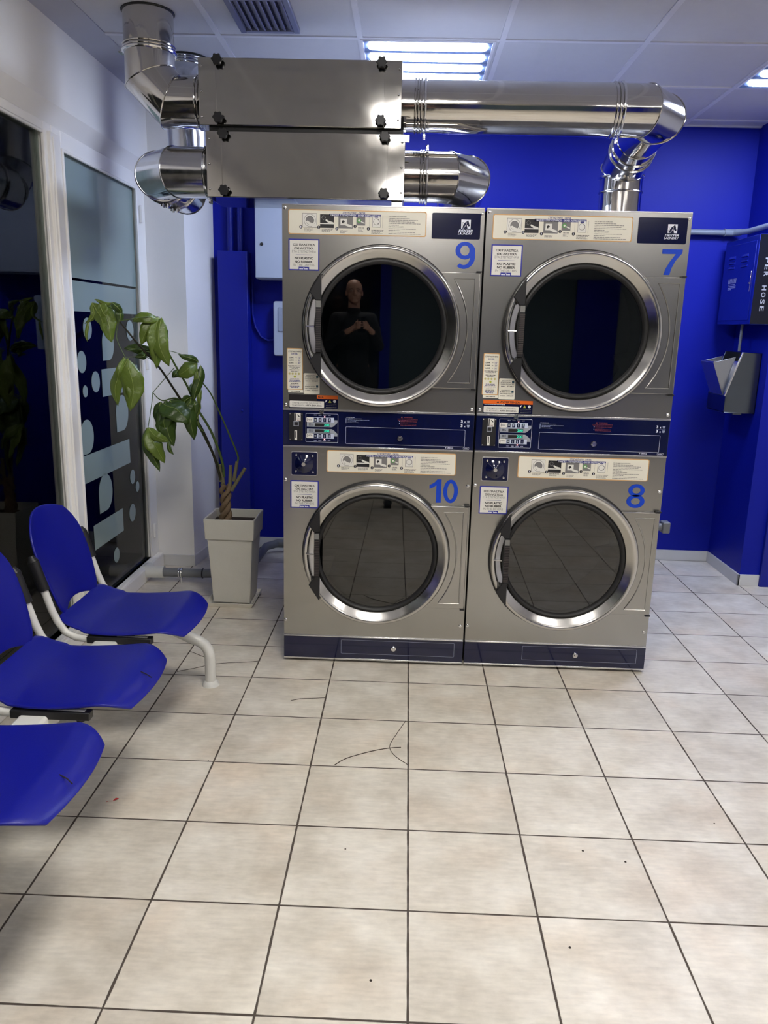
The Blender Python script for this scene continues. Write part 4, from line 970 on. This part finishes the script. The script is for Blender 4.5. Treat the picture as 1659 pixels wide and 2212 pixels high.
for i in range(4):
    cy = BY - PITCH * i
    def inst(key, fn):
        if key not in protos: protos[key] = fn(); return protos[key]
        o = protos[key].copy(); C.objects.link(o); o.parent = t; o.location.y = -PITCH * i; return o
    inst('seat', lambda: seat_grid(cy, t)); inst('back', lambda: back_grid(cy, t))
    for sgn in (-1, 1):
        y0 = sgn * 0.200
        def tubef():
            pts = [(-.895, .418), (-1.09, .414), (-1.14, .419), (-1.175, .436), (-1.200, .472), (-1.218, .515), (-1.236, .575), (-1.262, .66)]
            g = G(); g.tube([(a + 1.02, y0, b) for a, b in pts], .0125, 14); return g.build('frame_tube', tubew, t, smooth=True, ang=60)
        inst('tube%d' % sgn, tubef)
        def slf():
            g = G(); g.tube([(-1.238 + 1.02, y0, .583), (-1.268 + 1.02, y0, .682)], .0185, 14); g.tube([(-1.268 + 1.02, y0, .682), (-1.275 + 1.02, y0, .70)], [.0185, .009], 14); return g.build('sleeve', blackp, t, smooth=True)
        inst('sleeve%d' % sgn, slf)
        def rail():
            g = G(); g.box((-1.10 + 1.02, y0 - .015, .404), (-.88 + 1.02, y0 + .015, .428)); g.cyl((-.91 + 1.02, y0, .396), (-.91 + 1.02, y0, .42), .012, 10); return g.build('seat_clip', blackp, t, bevel=.003)
        inst('clip%d' % sgn, rail)
g = G(); g.box((-1.075 + 1.02, -1.85, .36), (-.995 + 1.02, .12, .415)); g.build('beam', tubew, t, bevel=.008)
for i in range(4):
    for xx in (-1.10, -.975):
        g = G(); g.cyl((xx + 1.02, -PITCH * i - .172, .42), (xx + 1.02, -PITCH * i + .172, .42), .011, 12); g.build('cross_tube', tubew, t, smooth=True)
def leg(y, par):
    g = G(); pts = [(-.07, y, .385), (.04, y, .345), (.12, y, .295)]
    bend = [(.150, y, .262), (.172, y, .235), (.188, y, .205), (.196, y, .17)]
    g.tube([(-.05, y, .36), (.0, y, .268), (.06, y, .232), (.12, y, .206), (.150, y, .194), (.174, y, .178), (.188, y, .158), (.195, y, .13), (.196, y, .10), (.196, y, .0)], .0225, 20)
    l = g.build('leg', tubew, par, smooth=True, ang=60)
    g = G(); g.lathe([(.0225, .022), (.027, .018), (.034, .008), (.036, 0), (.0, 0)], (.196, y, 0), 'z', 24); g.build('foot', tubew, l, smooth=True)
    g = G(); g.tube([(-.06, y, .36), (-.14, y, .2), (-.2, y, .0)], .02, 16); g.build('leg', tubew, par, smooth=True)
leg(.335 + 0.0, t); leg(-1.75, t)
g = G(); g.tube([(-.03, .10, .385), (-.03, .335, .37)], .022, 14); g.build('leg_bracket', tubew, t, smooth=True)

for pts in ([(280, 1443), (300, 1449), (316, 1456), (327, 1463)], [(110, 1668), (130, 1674), (145, 1682), (156, 1693)]):
    P_ = []
    for px, py in pts:
        d = ray(px, py); P_.append(CAM + d * ((0.4515 - CAM.z) / d.z) - Vector((-1.02, -0.42, 0)))
    g = G(); g.tube(P_, .0016, 6); part(g.build('seat_crack', dark, t), 'thin crack in the seat front')
# ================================================================== PLANT
t = thing('potted_plant', 'braided trunk money tree in a tall white square pot', 'potted plant', (-.945, .957, .012))
ox, oy, oz = t.location
def frustum(g, c, w0, w1, z0, z1, hollow=None):
    vs = []
    for w_, z in ((w0, z0), (w1, z1)):
        for a, b in ((-1, -1), (1, -1), (1, 1), (-1, 1)): vs.append((c[0] + a * w_, c[1] + b * w_, z))
    g.mesh(vs, [(0, 3, 2, 1), (4, 5, 6, 7), (0, 1, 5, 4), (1, 2, 6, 5), (2, 3, 7, 6), (3, 0, 4, 7)])
g = G(); frustum(g, (0, 0), .098, .118, .006, .365)
vs = []; # rim collar with inner wall
W0, W1, I0 = .127, .133, .121
for w_, z in ((W0, .358), (W1, .470), (I0 + .003, .470), (I0 - .003, .415)):
    for a, b in ((-1, -1), (1, -1), (1, 1), (-1, 1)): vs.append((a * w_, b * w_, z))
fs = [(0, 3, 2, 1)]
for r_ in range(3):
    for k in range(4): fs.append((r_ * 4 + k, r_ * 4 + (k + 1) % 4, r_ * 4 + 4 + (k + 1) % 4, r_ * 4 + 4 + k))
g.mesh(vs, fs); g.build('pot', potm, t, bevel=.004)
g = G(); g.box((-.119, -.119, .40), (.119, .119, .425)); g.build('soil', soil, t)
# braided trunk: three strands winding
g = G(); bx, by = at(487, 1110, .957).x - ox, 0.0
for k in range(3):
    pts = []
    for i in range(37):
        s = i / 36; a = 2 * PI * (k / 3) + s * 9.0; rr_ = .016 * (1 + .15 * math.sin(s * 9))
        pts.append((bx + rr_ * math.cos(a) * 1.15 + .004 * s, by + rr_ * math.sin(a), .415 + .215 * s))
    g.tube(pts, [.0165 - .005 * i / 36 for i in range(37)], 10)
g.build('trunk', bark, t, smooth=True, ang=60)
T = Vector((ox, oy, oz))
def P3(px, py, y): return at(px, py, y) - T
stubs = [((483, 1052, .955), (480, 1022, .955)), ((497, 1050, .96), (498, 1006, .965)), ((505, 1040, .96), (512, 998, .97)), ((500, 1060, .95), (529, 1012, .95)), ((478, 1040, .95), (474, 1004, .95))]
g = G()
for a, b in stubs: g.tube([P3(*a), P3(*b)], [.010, .0085], 10)
g.build('pruned_stub', mat('stub_bark', L(118, 112, 84), .7, 0, .2, 30), t, smooth=True)
g = G()
for a, b in stubs:
    p, q = P3(*a), P3(*b); g.cyl(q, q + (q - p).normalized() * .002, .0086, 10)
g.build('cut_end', cutw, t)
def spline(pts, n=7):
    pts = [Vector(p) for p in pts]; out = []
    for i in range(len(pts) - 1):
        p0 = pts[max(0, i - 1)]; p1 = pts[i]; p2 = pts[i + 1]; p3 = pts[min(len(pts) - 1, i + 2)]
        for k in range(n):
            s = k / n
            out.append(0.5 * ((2 * p1) + (p2 - p0) * s + (2 * p0 - 5 * p1 + 4 * p2 - p3) * s * s + (3 * p1 - p0 - 3 * p2 + p3) * s ** 3))
    return out + [pts[-1]]
def stem(pts, r0_, r1_, m, name='stem'):
    sp_ = spline([P3(*p) for p in pts]); n = len(sp_); g = G(); g.tube(sp_, [r0_ + (r1_ - r0_) * i / (n - 1) for i in range(n)], 8); return g.build(name, m, t, smooth=True, ang=60)
stem([(478, 1040, .95), (462, 985, .90), (430, 915, .82), (392, 865, .74), (374, 838, .70), (345, 795, .62), (300, 745, .53), (258, 694, .46)], .0075, .0042, stemd)
stem([(484, 1030, .955), (478, 990, .93), (455, 930, .88), (425, 880, .83), (405, 835, .78), (385, 800, .74), (362, 757, .68), (352, 720, .64)], .0075, .0042, stemg)
stem([(474, 1010, .95), (450, 960, .90), (420, 905, .83), (385, 862, .74), (350, 865, .68), (330, 848, .64)], .006, .002, stemg)
stem([(512, 1000, .97), (514, 985, .97), (498, 945, .95), (474, 890, .92), (455, 850, .89), (436, 825, .86)], .0055, .0032, stemg)
# petioles
pet = [((345, 795, .62), (318, 772, .58), (271, 772, .48)), ((258, 694, .46), (250, 672, .46), (214, 652, .45)), ((258, 694, .46), (300, 686, .50), (342, 684, .58)),
       ((362, 757, .68), (390, 765, .71), (428, 787, .76)), ((385, 862, .74), (368, 862, .72), (354, 868, .68)), ((425, 880, .83), (418, 870, .80), (413, 858, .76)),
       ((330, 848, .64), (328, 870, .62), (320, 923, .60)), ((330, 848, .64), (350, 825, .68), (376, 795, .72)), ((258, 690, .46), (252, 730, .455), (271, 772, .45)), ((320, 755, .6), (300, 754, .57), (275, 757, .52))]
for p in pet:
    sp_ = spline([P3(*q) for q in p], 5); g = G(); g.tube(sp_, .0018, 6); g.build('petiole', stemg, t, smooth=True)
def leaf(g, a, b, w, sag=0.02, tilt=0.0, cup=0.25, seed=0):
    """a base, b tip (px,py,depth); w full width in px; curved blade with midrib fold"""
    A = P3(*a); B = P3(*b); Wm = w * ((A + T - CAM).length) / FPX
    d = B - A; Ln = d.length; dn = d.normalized(); view = (A + T - CAM).normalized()
    side = dn.cross(view).normalized(); nrm = side.cross(dn).normalized()
    side = (side * math.cos(tilt) + nrm * math.sin(tilt)).normalized(); nrm = side.cross(dn).normalized()
    nu, nv = 12, 6; vs = []; rr_ = random.Random(seed)
    ph = rr_.uniform(0, 6)
    for i in range(nu + 1):
        s = i / nu
        hw = Wm / 2 * 0.95 * (s ** 0.8 * (1 - s) ** 0.95 / 0.2995) * (1 + .05 * math.sin(s * 22 + ph)) + .0005
        c = A + d * s + nrm * (-sag * math.sin(PI * s)) + side * (.012 * math.sin(s * 4 + ph) * (Ln / .15))
        for j in range(nv + 1):
            v = -1 + 2 * j / nv
            vs.append(c + side * v * hw + nrm * (abs(v) * cup * hw + .10 * hw * math.sin(s * 14 + ph + v)))
    fs = [(i * (nv + 1) + j, i * (nv + 1) + j + 1, (i + 1) * (nv + 1) + j + 1, (i + 1) * (nv + 1) + j) for i in range(nu) for j in range(nv)]
    g.mesh(vs, fs)
    g.tube([Vector(vs[i * (nv + 1) + nv // 2]) - nrm * .0005 for i in range(nu)], [.0014 - .0009 * i / nu for i in range(nu)], 5); g.mi[-(nu * 5 - 3):] = [1] * (nu * 5 - 3)
LV = [  # (base, tip, width, material 0 bright / 1 dark)
    # cluster A, top left
    ((204, 652, .45), (222, 707, .43), 34, 0), ((214, 651, .46), (249, 738, .44), 36, 0), ((200, 655, .45), (184, 700, .44), 13, 0), ((186, 690, .44), (192, 738, .44), 7, 0),
    ((205, 650, .46), (245, 652, .47), 9, 0), ((243, 652, .47), (262, 680, .47), 16, 1), ((258, 664, .47), (254, 698, .46), 18, 1), ((212, 656, .45), (240, 690, .45), 26, 0),
    # cluster B
    ((342, 684, .58), (287, 698, .54), 25, 0), ((343, 685, .58), (302, 743, .54), 30, 0), ((344, 686, .58), (331, 796, .56), 34, 0), ((345, 686, .58), (362, 792, .57), 38, 0), ((350, 700, .58), (352, 760, .58), 36, 1),
    # cluster C behind
    ((345, 756, .64), (268, 757, .60), 24, 1), ((312, 757, .62), (293, 774, .60), 18, 1),
    # cluster D hanging
    ((271, 771, .45), (285, 888, .44), 47, 0), ((270, 772, .45), (256, 878, .46), 28, 0), ((270, 773, .45), (248, 826, .44), 13, 0), ((275, 780, .46), (296, 875, .46), 30, 0),
    # cluster E
    ((428, 786, .76), (387, 762, .73), 15, 1), ((428, 787, .76), (381, 813, .73), 34, 0), ((428, 788, .76), (425, 868, .75), 22, 1), ((425, 792, .76), (414, 842, .76), 18, 0), ((385, 800, .74), (372, 816, .73), 14, 1),
    # cluster F
    ((352, 868, .68), (344, 934, .67), 34, 1), ((354, 866, .68), (376, 964, .65), 44, 1), ((353, 868, .68), (404, 918, .64), 56, 1), ((370, 862, .70), (394, 900, .68), 44, 1), ((353, 868, .68), (362, 930, .63), 48, 1),
    ((414, 858, .76), (413, 951, .74), 32, 1), ((414, 858, .76), (384, 872, .72), 18, 1), ((414, 858, .76), (424, 905, .76), 16, 1), ((412, 860, .77), (398, 905, .74), 26, 1),
    # cluster G
    ((320, 923, .60), (338, 1020, .59), 26, 1), ((321, 923, .60), (351, 1002, .58), 38, 0), ((322, 923, .60), (364, 958, .60), 22, 0), ((361, 952, .60), (376, 982, .60), 10, 1), ((318, 930, .61), (318, 972, .62), 9, 1),
    # cluster H thin
    ((415, 828, .80), (413, 866, .80), 16, 1), ((428, 868, .82), (427, 912, .82), 10, 0), ((427, 898, .82), (442, 935, .83), 7, 1), ((430, 835, .8), (432, 880, .8), 10, 0),
]
ga, gb = G(), G()
for i, (a, b, wd, k) in enumerate(LV): leaf(ga if k == 0 else gb, a, b, wd, sag=.012 + .01 * (i % 3), tilt=(-.35, .2, .45, -.1)[i % 4], seed=i)
for g, nm, m in ((ga, 'foliage', leafm), (gb, 'foliage', leafd)):
    o = g.build(nm, [m, mat('midrib', L(150, 165, 90), .5)], t, smooth=True, ang=80); s = o.modifiers.new('thick', 'SOLIDIFY'); s.thickness = .0008
# saucer
g = G(); vs = []
for w_, z in ((.114, 0), (.130, .026), (.125, .026), (.112, .008)):
    for a, b in ((-1, -1), (1, -1), (1, 1), (-1, 1)): vs.append((a * w_, b * w_, z))
fs = [(0, 3, 2, 1), (12, 13, 14, 15)]
for r_ in range(3):
    for k in range(4): fs.append((r_ * 4 + k, r_ * 4 + (k + 1) % 4, r_ * 4 + 4 + (k + 1) % 4, r_ * 4 + 4 + k))
g.mesh(vs, fs); tag(g.build('plant_saucer', mat('saucer_white', L(228, 224, 214), 0.4, 0, 0.06, 12), bevel=.003, loc=(-.950, .950, 0)), 'stained white square saucer under the plant pot', 'saucer')

# ================================================================== DEBRIS ON THE FLOOR
def flat(px, py): 
    d = ray(px, py); tt = -CAM.z / d.z; return CAM + d * tt
p = flat(243, 1731); g = G(); g.mesh([(0, 0, .001), (.012, .004, .004), (.016, .014, .003), (.006, .012, .005)], [(0, 1, 2, 3)]); g.tube([(0, 0, .001), (-.012, -.001, .001), (-.018, -.006, .001)], .0006, 5)
tag(g.build('petal', redp, loc=(p.x, p.y, 0)), 'tiny red petal on the floor tiles near the front seat', 'petal')
def strand(pts, lb, r=.0012):
    P_ = [flat(*q) for q in pts]; p0 = P_[0]; g = G(); g.tube([(q.x - p0.x, q.y - p0.y, .0012) for q in spline(P_, 6)], r, 5)
    tag(g.build('hair_strand', hair, loc=(p0.x, p0.y, 0)), lb, 'hair', 'hair strands on the floor')
strand([(723, 1653), (750, 1638), (800, 1624), (838, 1617), (866, 1615)], 'long dark hair lying across the cracked tile corner', .0016)
strand([(876, 1558), (858, 1584), (842, 1612), (852, 1632), (880, 1652)], 'hooked thin hair crossing the long dark hair')
strand([(628, 1514), (650, 1510), (675, 1509), (702, 1508)], 'short dark hair left of the left dryer base')
strand([(382, 1451), (420, 1444), (470, 1434), (540, 1430), (562, 1428)], 'long pale hair stretching past the seat leg')
strand([(412, 1408), (425, 1413), (442, 1420)], 'short hair beside the bent seat leg')
sp = [(746, 1834), (1259, 1838), (1543, 1779), (801, 2118), (345, 1436), (1231, 2047), (450, 1644), (1351, 1862), (1106, 1708)]
for i, q in enumerate(sp):
    p = flat(*q); g = G(); s_ = .0035 if i % 2 else .0028; g.lathe([(0, s_ * .8), (s_ * .7, s_ * .5), (s_, 0), (0, 0)], (0, 0, .0), 'z', 7)
    lbs = ['dark crumb in the middle of the floor', 'brown crumb on a tile right of centre', 'dark seed near the right edge of the floor', 'dark speck on the tile nearest the bottom centre', 'pebble under the second seat',
           'dark speck on the front right tile', 'speck at a tile corner left of centre', 'speck beside the right brown crumb', 'white fluff on the grout below the right dryer']
    tag(g.build('crumb', dark if i != 8 else white, loc=(p.x, p.y, 0)), lbs[i], 'crumb', 'crumbs on the floor')

# ================================================================== PHOTOGRAPHER (seen mirrored in the upper left dryer door)
skin = mat('skin', L(196, 150, 128), 0.5, 0, 0.08, 20)
jackm = mat('dark_jacket', L(26, 28, 34), 0.8, 0, 0.1, 40, bump=0.2, bscale=60)
trm = mat('dark_trousers', L(24, 26, 36), 0.85)
t = thing('person', 'person in a dark jacket holding up a phone, mirrored in the door of dryer 9', 'person', (-.06, -3.50, 0))
def ell(g, c, r, n=20, m=14):
    vs = []; fs = []
    for i in range(m + 1):
        a = PI * i / m
        for k in range(n): b = 2 * PI * k / n; vs.append((c[0] + r[0] * math.sin(a) * math.cos(b), c[1] + r[1] * math.sin(a) * math.sin(b), c[2] + r[2] * math.cos(a)))
    for i in range(m):
        for k in range(n): fs.append((i * n + k, i * n + (k + 1) % n, (i + 1) * n + (k + 1) % n, (i + 1) * n + k))
    g.mesh(vs, fs)
def limb(g, pts, rs):
    g.tube(pts, rs, 14)
    for p, r in zip(pts, rs): ell(g, p, (r, r, r), 14, 10)
g = G()
ell(g, (0, .015, 1.755), (.084, .100, .092)); ell(g, (0, .040, 1.685), (.070, .078, .082)); ell(g, (0, .095, 1.63), (.034, .03, .026))   # cranium, face, chin
g.tube([(0, .108, 1.745), (0, .128, 1.705), (0, .118, 1.69)], [.008, .014, .013], 10); ell(g, (0, .122, 1.70), (.018, .016, .013))      # nose
ell(g, (0, .108, 1.655), (.026, .012, .007)); ell(g, (-.034, .098, 1.755), (.024, .012, .007)); ell(g, (.034, .098, 1.755), (.024, .012, .007))
HD = 0
for s_ in (-1, 1): ell(g, (s_ * .084, .01, 1.71), (.010, .020, .030)); ell(g, (s_ * .045, .072, 1.69), (.022, .028, .026))
limb(g, [(0, -.01, 1.46), (0, .0, 1.62)], [.068, .062]); limb(g, [(0, -.03, 1.0), (0, -.03, 1.38)], [.11, .11])
PHX = .055; PHY = .415; PHZ = 1.40
for s_ in (-1, 1):
    limb(g, [(s_ * .18, -.01, 1.45), (s_ * .255, .10, 1.19), (s_ * .125 + .04, .34, 1.33)], [.05, .043, .028])
    wx = s_ * .125 + .04
    palm = (PHX + s_ * .055, .375, 1.385); limb(g, [(wx, .34, 1.33), palm], [.027, .026]); ell(g, palm, (.022, .026, .042))
    for k in range(4):   # fingers wrap behind the phone and show at its far side
        z = 1.362 + .0205 * k; ln = (.9, 1.0, 1.05, .95)[k]
        limb(g, [(palm[0], .392, z), (PHX + s_ * .046, .425, z + .004), (PHX + s_ * (.046 - .022 * ln), .436, z + .008), (PHX + s_ * (.046 - .040 * ln), .437, z + .010)], [.0095, .0088, .008, .0068])
    limb(g, [(palm[0], .37, 1.38), (PHX + s_ * .05, .382, 1.425), (PHX + s_ * .026, .392, 1.45)], [.012, .0105, .009])
    limb(g, [(s_ * .09, -.01, .95), (s_ * .10, .01, .52), (s_ * .10, -.02, .09)], [.085, .058, .042])
o = g.build('body', skin, t, smooth=True, ang=180)
rm = o.modifiers.new('remesh', 'REMESH'); rm.mode = 'VOXEL'; rm.voxel_size = .0055; rm.use_smooth_shade = True
sm = o.modifiers.new('smooth', 'SMOOTH'); sm.factor = .5; sm.iterations = 4
for s_ in (-1, 1):
    g = G(); ell(g, (s_ * .032, .100, 1.733), (.0125, .010, .0075), 14, 8); g.build('eye', mat('eye_white', L(215, 210, 205), .2), o, smooth=True)
    g = G(); ell(g, (s_ * .032, .109, 1.733), (.005, .003, .005), 12, 8); g.build('eye', mat('iris_dark', L(30, 22, 18), .2), o, smooth=True)
    g = G(); g.tube([(s_ * .014, .112, 1.750), (s_ * .035, .112, 1.756), (s_ * .055, .098, 1.750)], [.003, .004, .002], 8); g.build('eyebrow', mat('brow', L(60, 52, 46), .8), o, smooth=True)
g = G(); limb(g, [(0, -.01, .90), (0, -.015, 1.20), (0, -.01, 1.36)], [.165, .170, .165]); limb(g, [(-.15, -.01, 1.44), (.15, -.01, 1.44)], [.085, .085]); limb(g, [(0, -.01, 1.45), (0, 0, 1.53)], [.09, .072])
for s_ in (-1, 1): limb(g, [(s_ * .18, -.01, 1.45), (s_ * .258, .10, 1.185), (s_ * .135 + .035, .315, 1.315)], [.072, .060, .044])
o = g.build('jacket', jackm, t, smooth=True, ang=180); rm = o.modifiers.new('remesh', 'REMESH'); rm.mode = 'VOXEL'; rm.voxel_size = .010; rm.use_smooth_shade = True
sm = o.modifiers.new('smooth', 'SMOOTH'); sm.factor = .5; sm.iterations = 6
g = G(); limb(g, [(0, -.01, .88), (0, -.01, .98)], [.15, .155])
for s_ in (-1, 1): limb(g, [(s_ * .09, -.01, .90), (s_ * .10, .01, .50), (s_ * .10, -.02, .10)], [.105, .078, .062])
o = g.build('trousers', trm, t, smooth=True, ang=180); rm = o.modifiers.new('remesh', 'REMESH'); rm.mode = 'VOXEL'; rm.voxel_size = .012; rm.use_smooth_shade = True
for s_ in (-1, 1):
    g = G(); ell(g, (s_ * .105, .04, .045), (.048, .135, .045)); g.box((s_ * .105 - .04, -.08, 0), (s_ * .105 + .04, .15, .02)); g.build('shoe', blackp, t, smooth=True, bevel=.004)
t = thing('mobile_phone', 'black phone held up by the person mirrored in dryer door 9', 'phone', (-.005, -3.083, 1.405))
g = G(); g.prism(rrect(-.0365, .0365, -.075, .075, .010), 'y', -.0035, .0035); g.build('body', blackg, t, bevel=.001)
g = G(); g.prism(rrect(-.034, -.006, .040, .072, .006), 'y', .0035, .0050); g.build('camera_bump', blackp, t)
